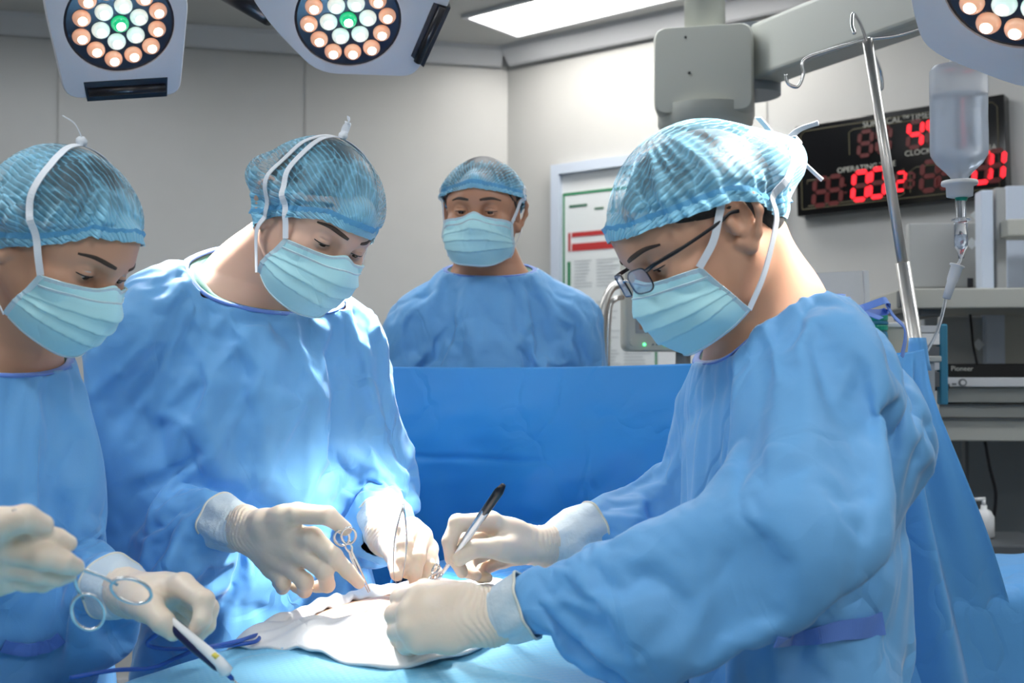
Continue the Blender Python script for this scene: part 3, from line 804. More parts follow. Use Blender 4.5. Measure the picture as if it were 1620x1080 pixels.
def lift_off(par, head, V, c, gap, most=.02, iters=6):
    """keeps every point (head axes) at least gap outside the skin along the line from c"""
    o, R, s = head; tr = skin_tree(par); cw = Vector(to_world(o, R, s, A(*c))); V = V.copy()
    W = to_world(o, R, s, V)
    need = np.zeros(len(V))
    for i, p in enumerate(W):
        d = Vector(p)-cw; L = d.length; d /= L
        hit = tr.ray_cast(cw+d*.19, -d, .19)
        if hit[0] is not None:
            q = (hit[0]-cw).length+gap*s-L
            if q > 0: need[i] = min(q, max(most, .03 if gap > .002 else most) if most > .025 or abs(V[i][0]) < .055 or V[i][1] > .03 else .006)
    d = W-np.array(cw); d /= np.linalg.norm(d, axis=1)[:, None]
    return (W+d*need[:, None]-o) @ R/s
def set_uv(me, name, uv):
    l = me.uv_layers.new(name=name); idx = np.zeros(len(me.loops), np.int32); me.loops.foreach_get('vertex_index', idx)
    l.data.foreach_set('uv', np.asarray(uv, np.float32)[idx].ravel())
def make_cap(par, head, hem, ra=(.087, .110, .090), c=(0, -.014, .033), bag=(), seed=0, pleat=.05, most=.02):
    o, R, s = head; c = A(*c)
    hf = lambda a: np.interp(abs((a+np.pi) % (2*np.pi)-np.pi), [0, .6, 1.2, 1.6, 2.2, np.pi], hem)
    V, F, T = dome(ra, hf, c, bag=bag, pleat=pleat, seed=seed, ruffle=.035)
    V = lift_off(par, head, V, (0, -.012, .02), .0042, most=most)
    q = V-A(0, 0, .0); lon = np.arctan2(q[:, 0], q[:, 2]-.02)/np.pi
    CAPS[par.name] = BVHTree.FromPolygons(V.tolist(), F.tolist())
    me = np_mesh('cap', to_world(o, R, s, V), F); set_uv(me, 'pleat', np.stack([lon, T], 1))
    cap = link('bouffant_cap', me, M['cap'], par)
    # elastic band: a strip just inside the rim
    n = 220; m = 90
    ring = V.reshape(m, n, 3)
    b = MB(); rim = ring[int(m*.90)]
    Vb = []; Fb = []
    for i in range(n):
        p = rim[i]; out = nrm(A(p[0]-c[0], p[1]-c[1], 0)); g = .0007*math.sin(i*1.9)
        Vb += [p+out*(.0012+g)+A(0, 0, .0045), p+out*(.0012+g)-A(0, 0, .0045)]
    for i in range(n):
        j = (i+1) % n; Fb.append((2*i, 2*i+1, 2*j+1, 2*j))
    el = quads('elastic_band', to_world(o, R, s, Vb), np.array(Fb), M['cap_band'], cap)
    return cap
M['cap_band'] = simple('cap_band', (.14, .48, .82), rough=.55, alpha=.8, bump=(500, .8, .001))
def make_hair(par, head, hem, ra=(.0775, .098, .084)):
    o, R, s = head; c = A(0, -.018, .035)
    hf = lambda a: np.interp(abs((a+np.pi) % (2*np.pi)-np.pi), [0, .6, 1.2, 1.6, 2.2, np.pi], hem)
    V, F, T = dome(ra, hf, c, n=120, m=50, pleat=.006, seed=3)
    back = V[:, 1] < -.045
    V1 = lift_off(par, head, V, (0, -.012, .02), .0016, most=.008); V2 = lift_off(par, head, V, (0, -.012, .02), .0016, most=.026); V = np.where(back[:, None], V2, V1)
    return quads('hair', to_world(o, R, s, V), F, M['hair'], par)
def cr(P4, t):
    a, b, c, d = P4; return .5*((2*b)+(c-a)*t+(2*a-5*b+4*c-d)*t*t+(3*b-a-3*c+d)*t**3)
def interp_rows(R_, t):
    n = len(R_)-1; x = t*n; k = min(int(x), n-1); f = x-k
    g = lambda i: R_[i] if 0 <= i <= n else (2*R_[0]-R_[1] if i < 0 else 2*R_[n]-R_[n-1])
    return cr((g(k-1), g(k), g(k+1), g(k+2)), f)
MASK = np.array([
 [(0, .1055, -.002), (.022, .100, -.012), (.050, .083, -.018), (.072, .056, -.025)],
 [(0, .1300, -.032), (.029, .113, -.036), (.057, .084, -.041), (.0740, .050, -.050)],
 [(0, .1300, -.060), (.032, .116, -.060), (.061, .083, -.063), (.0745, .044, -.066)],
 [(0, .1230, -.086), (.032, .110, -.086), (.061, .075, -.086), (.0725, .038, -.084)],
 [(0, .1000, -.117), (.030, .091, -.116), (.055, .060, -.110), (.067, .031, -.100)]])
def make_mask(par, head, seed=0, skew=0.0, low=0.0):
    o, R, s = head; nu, nv = 81, 70
    full = np.concatenate([MASK[:, :0:-1]*A(-1, 1, 1), MASK], 1)   # 5 x 7
    G = np.zeros((nv, nu, 3))
    for j in range(nv):
        v = j/(nv-1); row = interp_rows(full, v)
        for i in range(nu): G[j, i] = interp_rows(row, i/(nu-1))
    rng = np.random.RandomState(seed)
    du = np.gradient(G, axis=1); dv = np.gradient(G, axis=0); Nn = np.cross(du, dv); Nn /= np.linalg.norm(Nn, axis=2, keepdims=True)
    if Nn[nv//2, nu//2, 1] < 0: Nn = -Nn
    vv = np.linspace(0, 1, nv)[:, None]; uu = np.linspace(-1, 1, nu)[None, :]
    off = np.zeros((nv, nu))
    for k, (p0, amp) in enumerate(((.32, .0028), (.54, .0034), (.76, .003))):
        pos = p0+(.5-p0)*.45*np.abs(uu)**1.5+.02*np.sin(3*uu+seed+k)   # pleats gather towards the sides
        x = (vv-pos)/.12; off += amp*np.where((x > -1) & (x < 0), (1+x)**1.5, 0)*(1-.35*np.abs(uu))
    for k in range(6): off += .0011*np.sin(uu*rng.uniform(2, 7)+vv*rng.uniform(2, 8)+rng.rand()*6)*np.clip(vv*3, 0, 1)
    G = G+Nn*off[..., None]; G[..., 2] -= low
    V = lift_off(par, head, G.reshape(-1, 3), (0, .01, -.05), .0025, most=.015); G = V.reshape(G.shape); W = to_world(o, R, s, V)
    i = np.arange(nv-1)[:, None]*nu; k = np.arange(nu-1)[None, :]
    F = np.stack([i+k, i+nu+k, i+nu+k+1, i+k+1], -1).reshape(-1, 4)
    mask = quads('face_mask', W, F, M['mask'], par)
    so = mask.modifiers.new('thickness', 'SOLIDIFY'); so.thickness = .001; so.offset = 0
    def edge(pts, w, nm='mask_binding'):
        strip(nm, [to_world(o, R, s, p) for p in pts], w, o, M['mask_edge'], mask, lift=.0012, prev=True)
    edge(G[::3, 0], .007); edge(G[::3, -1], .007)
    edge([G[2, q] for q in range(0, nu, 3)], .006, 'nose_strip'); edge([G[10, q] for q in range(0, nu, 3)], .0035, 'nose_strip'); edge([G[-2, q] for q in range(0, nu, 3)], .004)
    return mask, G
def strip(name, pts, w, centre, mat, par, lift=.001, prev=False, thick=.0006, normals=None, sub=1):
    """flat ribbon through world points, facing away from centre"""
    pts = [np.asarray(p, float) for p in pts]
    if not prev: pts = bez(pts, max(12, 8*len(pts)))
    n = len(pts); V = []; F = []; wd = w if not np.isscalar(w) else None
    for i, p in enumerate(pts):
        T = nrm(pts[min(i+1, n-1)]-pts[max(i-1, 0)])
        Nn = p-centre if normals is None else normals(i/(n-1))
        Nn = nrm(Nn-np.dot(Nn, T)*T); B = np.cross(T, Nn); ww = (w if wd is None else np.interp(i/(n-1), np.linspace(0, 1, len(wd)), wd))/2
        q = p+Nn*lift
        V += [q+B*ww+Nn*thick, q-B*ww+Nn*thick, q-B*ww-Nn*thick, q+B*ww-Nn*thick]
    for i in range(n-1):
        for k in range(4):
            k2 = (k+1) % 4; F.append((4*i+k, 4*i+k2, 4*i+4+k2, 4*i+4+k))
    F += [(3, 2, 1, 0), (4*n-4, 4*n-3, 4*n-2, 4*n-1)]
    return quads(name, V, F, mat, par, smooth=False)
def tie(par, head, pts, w=.009, name='mask_tie', ra=(.090, .113, .093), c=(0, -.014, .033), snug=True):
    """ribbon given in head axes, kept outside the cap"""
    o, R, s = head; out = []; tr = CAPS.get(par.name)
    for p in bez(pts, 10*len(pts)):
        p = np.array(p)
        if snug and tr is not None and p[2] > -.06:
            cc = Vector((0, -.012, .02)); dd = (Vector(p)-cc).normalized(); h_ = tr.ray_cast(cc+dd*.3, -dd, .3)
            if h_[0] is not None and ((h_[0]-cc).length > (Vector(p)-cc).length-.07): p = np.array(h_[0]+dd*.0012)
        elif snug:
            d = (p-A(*c))/A(*ra); r = np.linalg.norm(d)
            if r < 1: p = A(*c)+(p-A(*c))/r
        out.append(p)
    out = np.array(out)
    if snug and tr is not None:
        for _ in range(6):
            out[1:-1] = (out[:-2]+out[1:-1]*2+out[2:])/4
        for _ in range(2):
            for i in range(1, len(out)):
                cc = A(0, -.012, .02); v_ = out[i]-cc; L_ = np.linalg.norm(v_); h_ = tr.ray_cast(Vector(cc+v_/L_*.3), Vector(-v_), .3)
                if h_[0] is not None and (np.array(h_[0])-cc) @ v_/L_ > L_-.001: out[i] = np.array(h_[0])+v_/L_*.001
            out[1:-1] = (out[:-2]+out[1:-1]*2+out[2:])/4
    out = [to_world(o, R, s, p) for p in out]
    ctr = to_world(o, R, s, A(0, -.01, .0))
    return strip(name, out, w*s, ctr, M['tie'], par, prev=True, lift=.002)
def make_eyes(par, head, look=-.5, lid=.6, brow=1.0, brow_drop=0):
    o, R, s = head
    for q in (-1, 1):
        ec = A(q*.0315, .0752, -.001)
        m = MB(); r = .0120
        m.lathe([(r*math.sin(a), r*math.cos(a)) for a in np.linspace(.02, 3.12, 16)], to_world(o, R, s, ec), R, n=24)
        ey = m.build('eye', M['eye'], par, smooth=True)
        g = nrm(A(0, 1, look)); Rg = R @ frame(g); Z = np.stack([Rg[:, 0], -Rg[:, 2], Rg[:, 1]], 1)
        m = MB(); m.lathe([(.0001, .0126), (.003, .0124), (.0056, .0112), (.0060, .0106)], to_world(o, R, s, ec), Z, n=24); m.build('iris', M['iris'], ey, smooth=True)
        # brow
        pts = bez([(q*.012, .0945, .0225-brow_drop), (q*.024, .0955, .0248-brow_drop), (q*.038, .0905, .0258-brow_drop), (q*.053, .075, .0215-brow_drop)], 14)
        tr_ = skin_tree(par); qs = []
        for p in pts:
            w_ = Vector(to_world(o, R, s, p+R[:, 0]*0)); h_ = tr_.ray_cast(w_+Vector(R[:, 1])*.05, -Vector(R[:, 1]), .12); qs.append(np.array(h_[0])+R[:, 1]*.0002 if h_[0] is not None else np.array(w_))
        m = MB(); m.tube(qs, [.0014+.0019*math.sin(math.pi*min(1, (i+2)/16))*brow for i in range(15)], n=8, flat=.45, up=R[:, 1])
        m.build('eyebrow', M['brow'], par, smooth=True)
        zl = -.0035-.004*lid+.0016+.0030*(1-lid)
        pts = [(q*(.0315+.0150*math.cos(t)), .0752+.0150*math.sin(t)*.95, zl) for t in np.linspace(.25, 2.9, 14)]
        m = MB(); m.tube([to_world(o, R, s, p) for p in pts], .0009, n=6); m.build('eyelash', M['hair'], par, smooth=True)
HEM = {'s2': [.034, .030, -.004, -.032, -.045, -.050], 's1': [.060, .050, -.002, -.025, -.045, -.052],
       's3': [.052, .044, .030, .018, -.030, -.046], 's4': [.044, .040, .030, .020, -.030, -.045]}
for k_, p_ in PEOPLE.items():
    if k_ not in ENT: continue
    e_ = ENT[k_]; hd = p_['head']
    if k_ == 's3': tie.__defaults__ = (.009, 'mask_tie', (.096, .117, .106), (0, -.014, .033), True)
    else: tie.__defaults__ = (.009, 'mask_tie', (.091, .114, .094), (0, -.014, .033), True)
    bags = {'s2': [(1.9, 1.75, .55, .35, .30), (math.pi, 1.6, .8, .5, .10)], 's1': [(1.9, 1.8, .6, .4, .16), (-1.9, 1.8, .6, .4, .16)],
            's3': [(math.pi, 1.75, .55, .38, .34), (-2.3, 1.6, .5, .5, .10)], 's4': [(1.5, 1.5, .4, .4, .10), (-1.5, 1.5, .4, .4, .10)]}[k_]
    make_hair(e_, hd, {'s3': [.05, .045, .018, .006, -.060, -.088]}.get(k_, [.05, .045, .012, -.012, -.045, -.062]))
    make_cap(e_, hd, HEM[k_], bag=bags, seed={'s1': 1, 's2': 2, 's3': 3, 's4': 4}[k_], most={'s1': .03, 's2': .03}.get(k_, .012), ra={'s3': (.092, .112, .101), 's4': (.086, .106, .082)}.get(k_, (.087, .110, .090)))
    mk, G_ = make_mask(e_, hd, seed={'s1': 1, 's2': 2, 's3': 3, 's4': 4}[k_])
    make_eyes(e_, hd, lid=p_.get('lid', .6), look={'s4': -.35}.get(k_, -.75), brow={'s1': .75}.get(k_, 1.0))
    for q in (-1, 1):
        top = A(q*.073, .056, -.025); bot = A(q*.068, .031, -.100)
        if k_ in ('s2', 's1'):
            tie(e_, hd, [top, (q*.082, .030, .012), (q*.094, .0, .05), (q*.080, -.02, .11), (q*.035, -.045, .138), (q*.004, -.055, .140)])
            if k_ == 's2': tie(e_, hd, [bot, (q*.083, .0, -.05), (q*.094, -.002, -.01), (q*.098, -.02, .04), (q*.080, -.04, .10), (q*.035, -.055, .134), (q*.004, -.06, .138)])
            else: tie(e_, hd, [bot, (q*.076, -.03, -.066), (q*.070, -.07, -.03), (q*.05, -.11, .0), (q*.004, -.125, .02)], w=.006)
        elif k_ == 's3':
            tie(e_, hd, [top, (q*.080, .026, -.008), (q*.083, .002, .015), (q*.082, -.006, .022)], snug=False)
            tie(e_, hd, [bot, (q*.076, -.005, -.075), (q*.078, -.045, -.040), (q*.078, -.080, -.005), (q*.05, -.115, .020), (q*.004, -.140, .030)], w=.010)
        else:
            tie(e_, hd, [top, (q*.080, .030, .0), (q*.086, .008, .030), (q*.088, -.01, .05)])
            tie(e_, hd, [bot, (q*.078, -.0, -.06), (q*.080, -.03, -.045), (q*.07, -.07, -.03)])
    # knot with loose ends
    ends = {'s2': (A(0, -.050, .126), [(.004, -.01, .028, .012), (-.010, -.02, .016, .010)]), 's1': (A(0, -.052, .126), [(.02, -.03, .016, .008)]),
            's3': (A(0, -.150, .030), [(-.012, .012, .048, .012), (-.030, -.045, .0, .008), (-.02, -.012, -.062, .010)])}.get(k_)
    if ends:
        kc, es = ends; m = MB(); m.lathe([(.0005, -.007), (.006, -.004), (.0075, 0), (.006, .004), (.0005, .007)], to_world(*hd[:2], hd[2], kc), hd[1], n=14); m.build('tie_knot', M['tie'], e_, smooth=True)
        for (x, y, z, w_) in es:
            tie(e_, hd, [kc, kc+A(x, y, z)*.5+A(0, 0, .006), kc+A(x, y, z)], w=w_, name='tie_end', snug=False)
# ---------------------------------------------------------------- gloved hands
def hand(par, wrist, back, mcp, fing, thumb, sc=1.0, cuff=.085, rc=(.030, .043), seed=0, thick=1.0):
    """wrist and joints in world points; back = point up the forearm"""
    W = np.asarray(wrist); B = nrm(np.asarray(back)-W)
    allp = np.array([W]+list(mcp)+[q for f_ in fing for q in f_]+list(thumb))
    f = Field.box(allp.min(0)-.045, allp.max(0)+.045, .0019)
    r = lambda q: q*sc*thick
    mc = sum(np.asarray(m) for m in mcp)/4
    across = nrm(np.asarray(mcp[0])-np.asarray(mcp[3]))
    f.seg(W+B*.035, W, (r(.031), r(.026)), (r(.0285), r(.0215)), lat=across, k=.01)
    f.seg(W, lerp(W, mc, .55), (r(.028), r(.019)), (r(.036), r(.0165)), lat=across, k=.02)
    f.seg(lerp(W, mc, .5), lerp(W, mc, .93), (r(.036), r(.016)), (r(.036), r(.0125)), lat=across, k=.015)
    for i, m in enumerate(mcp):
        rm = (.0135, .0135, .0125, .0115)[i]
        f.seg(lerp(W, np.asarray(m), .35), m, r(.013), r(rm), k=.012)
        ch = [np.asarray(m)]+[np.asarray(q) for q in fing[i]]
        s_ = (1.0, 1.03, .97, .86)[i]
        rs = [rm, .0112*s_, .0098*s_, .0080*s_]
        for j in range(3): f.seg(ch[j], ch[j+1], r(rs[j]), r(rs[j+1]), k=.0035)
        f.seg(ch[1], ch[1], r(.0116*s_), k=.004); 
    for i in range(3): f.seg(mcp[i], mcp[i+1], r(.011), r(.010), k=.008)
    th = [np.asarray(q) for q in thumb]
    f.seg(lerp(W, th[0], .6), th[0], r(.017), r(.0185), k=.015)
    for j, (a, b) in enumerate(((.0185, .0145), (.0142, .0122), (.0122, .0095))): f.seg(th[j], th[j+1], r(a), r(b), k=.008 if j == 0 else .004)
    f.seg(lerp(th[0], th[1], .6), lerp(np.asarray(mcp[0]), W, .35), r(.010), r(.011), k=.02)
    # latex bunching: shallow rings near the wrist
    X = f.x[:, None, None]-np.float32(W[0]); Y = f.y[None, :, None]-np.float32(W[1]); Z = f.z[None, None, :]-np.float32(W[2])
    ax = -(X*np.float32(B[0])+Y*np.float32(B[1])+Z*np.float32(B[2]))
    wob = ax+.004*np.sin(X*90+Y*70+seed)+.003*np.sin(Z*120+seed)
    f.D += (.0011*np.sin(wob*2*np.pi/.0065)*np.exp(-((ax+.002)/.028)**2)).astype(np.float32)
    V, F = f.nets(); V = largest_smooth(V, F, 2)
    g = quads('glove', V, F, M['glove'], par)
    # cuff pulled over the sleeve
    n, m_ = 64, 36; u = nrm(across-np.dot(across, B)*B); v = np.cross(B, u); rng = np.random.RandomState(seed)
    phs = rng.rand(8)*6; fr = rng.randint(2, 9, 8); fz = rng.uniform(-90, 90, 8)
    Vc = []
    for j in range(m_):
        t = j/(m_-1); z = t*cuff
        for i in range(n):
            a = 2*np.pi*i/n
            wr = sum(.0007*np.sin(fr[k]*a+fz[k]*z+phs[k]) for k in range(8))*min(1, t*3)
            rad = np.interp(z, [0, .018, .045, .09], [.0300, .0355, rc[1]-.002, rc[1]])*sc+wr+(.0008*math.sin(z*2*math.pi/.006)*max(0, 1-t*2.5))
            fl = np.interp(z, [0, .03], [.80, .97])
            Vc.append(W+B*z+u*math.cos(a)*rad+v*math.sin(a)*rad*fl)
    Fc = [(j*n+i, j*n+(i+1) % n, (j+1)*n+(i+1) % n, (j+1)*n+i) for j in range(m_-1) for i in range(n)]
    c = quads('glove_cuff', Vc, np.array(Fc), M['glove_cuff'], g)
    c.modifiers.new('t', 'SOLIDIFY').thickness = .0008
    m = MB(); ring = Vc[-n:]; m.tube(ring+[ring[0]], .0019, n=8, cap=False); m.build('rolled_rim', M['glove_rim'], g, smooth=True)
    return g
M['glove_rim'] = simple('glove_rim', (.74, .72, .62), rough=.4)
def PP(*l): return [P(*q) for q in l]
def fpush(px, py, d): return P(px, py, d)
HANDS = {
 's2r': ('s2', 'wri_r', 'elb_r', PP((494, 850, 1.575), (480, 877, 1.585), (456, 894, 1.605), (430, 900, 1.625)),
   [PP((528, 880, 1.56), (550, 903, 1.57), (568, 922, 1.58)), PP((513, 903, 1.56), (518, 925, 1.59), (500, 928, 1.62)),
    PP((482, 920, 1.575), (482, 934, 1.60), (468, 928, 1.62)), PP((448, 922, 1.60), (447, 930, 1.62), (438, 922, 1.635))],
   PP((418, 828, 1.60), (470, 812, 1.57), (518, 815, 1.555), (546, 836, 1.57))),
 's2l': ('s2', 'wri_l', 'elb_l', PP((652, 834, 1.69), (668, 848, 1.69), (678, 868, 1.705), (680, 888, 1.72)),
   [PP((640, 862, 1.645), (638, 886, 1.63), (643, 906, 1.635)), PP((660, 882, 1.64), (656, 905, 1.63), (656, 922, 1.64)),
    PP((676, 896, 1.66), (672, 914, 1.655), (667, 926, 1.665)), PP((688, 905, 1.69), (687, 920, 1.69), (682, 928, 1.70))],
   PP((622, 864, 1.71), (628, 880, 1.67), (628, 893, 1.64), (628, 908, 1.62))),
 's3r': ('s3', 'wri_r', 'elb_r', PP((777, 825, 1.60), (782, 843, 1.63), (788, 864, 1.655), (797, 884, 1.67)),
   [PP((724, 827, 1.575), (711, 856, 1.565), (713, 884, 1.575)), PP((730, 858, 1.61), (722, 885, 1.60), (731, 905, 1.60)),
    PP((744, 884, 1.64), (740, 903, 1.62), (753, 910, 1.61)), PP((766, 898, 1.66), (760, 912, 1.645), (772, 914, 1.635))],
   PP((822, 870, 1.61), (785, 866, 1.575), (750, 867, 1.56), (727, 884, 1.56))),
 's3l': ('s3', 'wri_l', 'elb_l', PP((660, 948, 1.345), (648, 970, 1.33), (648, 993, 1.32), (660, 1014, 1.32)),
   [PP((634, 946, 1.38), (634, 954, 1.41), (648, 960, 1.43)), PP((625, 972, 1.365), (626, 984, 1.395), (640, 990, 1.415)),
    PP((628, 998, 1.355), (630, 1010, 1.38), (642, 1012, 1.40)), PP((642, 1020, 1.345), (650, 1026, 1.37), (662, 1024, 1.385))],
   PP((740, 950, 1.35), (702, 938, 1.385), (672, 932, 1.42), (650, 936, 1.445))),
 's1r': ('s1', 'wri_r', 'elb_r', PP((12, 842, 1.085), (8, 868, 1.08), (5, 892, 1.09), (0, 912, 1.105)),
   [PP((62, 846, 1.075), (90, 853, 1.08), (108, 859, 1.085)), PP((70, 880, 1.065), (100, 889, 1.07), (119, 896, 1.08)),
    PP((62, 904, 1.08), (90, 911, 1.085), (108, 909, 1.095)), PP((44, 918, 1.10), (68, 922, 1.105), (86, 918, 1.11))],
   PP((-40, 858, 1.085), (0, 828, 1.055), (40, 820, 1.055), (68, 830, 1.065))),
 's1l': ('s1', 'wri_l', 'elb_l', PP((288, 926, 1.31), (284, 930, 1.335), (275, 940, 1.36), (262, 952, 1.38)),
   [PP((322, 950, 1.285), (320, 980, 1.275), (306, 1001, 1.275)), PP((328, 962, 1.315), (326, 988, 1.31), (314, 1004, 1.305)),
    PP((316, 974, 1.345), (314, 994, 1.34), (302, 1003, 1.335)), PP((293, 980, 1.37), (290, 995, 1.365), (282, 1001, 1.36))],
   PP((218, 948, 1.325), (238, 964, 1.285), (258, 984, 1.27), (274, 1000, 1.27))),
}
for hk, (pk, wk, ek, mcp, fing, th) in HANDS.items():
    if pk not in ENT: continue
    J = PEOPLE[pk]['J']
    hand(ENT[pk], J[wk], J[ek], mcp, fing, th, seed=len(hk)+ord(hk[1]), sc=1.0, thick=1.06,
         rc={'s3l': (.031, .041), 's3r': (.031, .047)}.get(hk, (.030, .042)), cuff={'s3l': .046, 's2r': .058, 's2l': .05, 's3r': .082, 's1l': .05}.get(hk, .06))
# ---------------------------------------------------------------- surgical lamps
def on_plane(px, py, c, n):
    """point of the plane (c, n) seen at photo pixel (px, py)"""
    o = np.array([0, 0, CAMZ]); d = P(px, py, 1.0)-o
    return o+d*(np.dot(c-o, n)/np.dot(d, n))
def round_poly(pts, r, k=6):
    """rounds the corners of a closed planar outline (3D points)"""
    out = []; n = len(pts)
    for i in range(n):
        a, b, c = pts[i-1], pts[i], pts[(i+1) % n]
        rr = r if np.isscalar(r) else r[i]
        q0 = b+nrm(a-b)*min(rr, np.linalg.norm(a-b)*.45); q1 = b+nrm(c-b)*min(rr, np.linalg.norm(c-b)*.45)
        for t in np.linspace(0, 1, k): out.append((1-t)**2*q0+2*t*(1-t)*b+t*t*q1)
    return out
M['led_warm'] = simple('led_lens_warm', (.8, .45, .30), rough=.1, emit=(1, .50, .32), es=.35, coat=.5)
M['led_white'] = simple('led_lens_white', (.7, .8, .78), rough=.1, emit=(.80, 1, .95), es=.45, coat=.5)
M['led_green'] = simple('led_lens_green', (.0, .4, .2), rough=.1, emit=(.02, .75, .25), es=.45, coat=.5)
M['core_warm'] = simple('led_core_warm', (1, .8, .6), emit=(1, .86, .70), es=9)
M['core_white'] = simple('led_core_white', (1, 1, 1), emit=(.95, 1, 1), es=8)
M['led_cup'] = simple('led_cup', (.35, .25, .2), rough=.25, metal=.6)
LED = {}
def led(kind, pos, R, par):
    """clear domed lens with a bright core, one per diode"""
    if kind not in LED:
        m = MB(); m.lathe([(.0150, -.004), (.0165, 0), (.0160, .004), (.0135, .0085), (.0095, .0115), (.005, .0130), (.0004, .0134)], n=24)
        o1 = m.build('led_lens', M['led_'+kind], None, smooth=True)
        m = MB(); m.lathe([(.0082, .0122), (.0075, .0138), (.0045, .0155), (.0004, .0162)], n=18)
        o2 = m.build('led_core', M['core_warm' if kind == 'warm' else 'core_white'], None, smooth=True)
        LED[kind] = (o1.data, o2.data); bpy.data.objects.remove(o1); bpy.data.objects.remove(o2)
    mw = Matrix.Translation(Vector(pos)) @ Matrix(R.tolist()).to_4x4()
    a = bpy.data.objects.new('led_lens', LED[kind][0]); COL.objects.link(a); a.parent = par
    a.matrix_basis = mw; a.matrix_parent_inverse = world_of(par).inverted()
    b = bpy.data.objects.new('led_core', LED[kind][1]); COL.objects.link(b); b.parent = a
    return a
def petal(par, c, n, outline, slot=None, rad=.097, pitch=.0365, depth=.06, radii=.03, spin=0.0, squash=1.0, power=60, angle=40, tgt=None):
    """one lamp pod: shell, dark glass, diodes, handle bar"""
    ux = nrm(np.cross(A(0, 1, 0), n)) if abs(n[1]) < .9 else A(1, 0, 0)
    ux = nrm(A(1, 0, 0)-np.dot(A(1, 0, 0), n)*n); uy = np.cross(n, ux)
    R = np.stack([ux, uy, n], 1)
    face = round_poly([np.asarray(q) for q in outline], radii)
    ctr = sum(face)/len(face)
    m = MB(); k = len(face); rows = []
    for (off, sc) in ((-.002, .985), (.004, 1.0), (-.010, 1.004), (-.030, 1.0), (-depth, .90), (-depth-.012, .78)):
        o_ = {0: 0.0, 1: -.0035}.get(len(rows), off)
        rows.append([ctr+(q-ctr)*sc+n*o_ for q in face])
    # hollow face: hole round the glass
    hole = [c+ux*math.cos(a)*rad*1.02+uy*math.sin(a)*rad*1.02*squash for a in np.linspace(0, 2*math.pi, 48, endpoint=False)]
    holes = [hole]
    
    bm = bmesh.new()
    def ring(pts): 
        vs = [bm.verts.new(q) for q in pts]; es = [bm.edges.new((vs[i], vs[(i+1) % len(vs)])) for i in range(len(vs))]; return vs, es
    v0, e0 = ring(rows[0]); es = list(e0); hv = []
    for h_ in holes: v_, e_ = ring(h_); es += e_; hv.append(v_)
    bmesh.ops.triangle_fill(bm, use_beauty=True, use_dissolve=False, edges=es, normal=Vector(n))
    prev = v0
    for r_ in rows[1:]:
        cur = [bm.verts.new(q) for q in r_]
        for i in range(k): bm.faces.new((prev[i], prev[(i+1) % k], cur[(i+1) % k], cur[i]))
        prev = cur
    bm.faces.new(prev)
    for v_ in hv:
        low = [bm.verts.new(Vector(v.co)-Vector(n)*(.008 if v_ is hv[0] else .035)) for v in v_]
        for i in range(len(v_)): bm.faces.new((v_[i], v_[(i+1) % len(v_)], low[(i+1) % len(v_)], low[i]))
    bmesh.ops.recalc_face_normals(bm, faces=bm.faces)
    me = bpy.data.meshes.new('lamp_shell'); bm.to_mesh(me); bm.free()
    sh = link('lamp_shell', me, M['lamp_shell'], par); me.set_sharp_from_angle(angle=math.radians(35))
    m = MB(); m.lathe([(rad*1.02, -.012), (rad*1.02, -.004), (rad*.97, -.002), (.0005, -.002)], c, R, n=48, sy=squash); m.build('lamp_glass', M['lamp_glass'], sh)
    if slot is not None:
        sl = [np.asarray(q) for q in slot]; sc_ = sum(sl)/4
        m = MB(); m.add([q+n*.0012 for q in sl]+[sc_+(q-sc_)*.98-n*.052 for q in sl], [(0, 1, 2, 3), (4, 5, 6, 7), (0, 1, 5, 4), (1, 2, 6, 5), (2, 3, 7, 6), (3, 0, 4, 7)]); m.build('handle_recess', M['black'], sh)
        lng = (sl[1]-sl[0], sl[2]-sl[1]); big = lng[0] if np.linalg.norm(lng[0]) > np.linalg.norm(lng[1]) else lng[1]
        m = MB(); m.tube([sc_-big*.46+n*.004, sc_+big*.46+n*.004], .008, n=14); m.build('handle', M['black'], sh, smooth=True)
    pts = [((0, 0), 'green')]
    for i in range(6): a = spin+i*math.pi/3; pts.append(((pitch*math.cos(a), pitch*math.sin(a)), 'white'))
    for i in range(12):
        a = spin+i*math.pi/6; r_ = pitch*(2.0 if i % 2 == 0 else 1.86); pts.append(((r_*math.cos(a), r_*math.sin(a)), 'warm'))
    for (x, y), kd in pts: led(kd, c+ux*x+uy*y*squash-n*.002, R, sh)
    if power:
        s_ = spot(tuple(c+n*.03), tuple(TARGET if tgt is None else tgt), power, angle, .7, size=.07); s_.name = 'surgical_spot'
        s_.parent = par; s_.matrix_parent_inverse = world_of(par).inverted()
    return sh
AIM = A(-.08, 1.15, .95)
# lamp head seen at the top left: two pods in the photo, the third above it
c1 = P(190, 38, 2.1); n1 = nrm(AIM-c1); c2 = P(551, 32, 2.12); n2 = nrm(AIM-c2)
l1 = empty('surgical_lamp', tuple(P(390, -170, 2.25)), 'white surgical lamp with two round diode pods over the assistant and the pointing surgeon', 'surgical lamp', 'ceiling surgical lamps')
o1 = [on_plane(x, y, c1, n1) for x, y in ((64, -60), (70, 10), (104, 157), (285, 151), (300, -10), (250, -90), (120, -100))]
s1 = [on_plane(x, y, c1, n1) for x, y in ((132, 130), (265, 122), (264, 152), (138, 160))]
LP = float(os.environ.get('LP', 1))
petal(l1, c1, n1, o1, s1, spin=.12, power=260*LP, angle=29, radii=[.03, .05, .03, .03, .04, .05, .05])
o2 = [on_plane(x, y, c2, n2) for x, y in ((395, -60), (392, -10), (432, 45), (502, 117), (648, 122), (665, 108), (722, -20), (690, -90), (450, -110))]
s2 = [on_plane(x, y, c2, n2) for x, y in ((686, 4), (713, 12), (670, 106), (650, 88))]
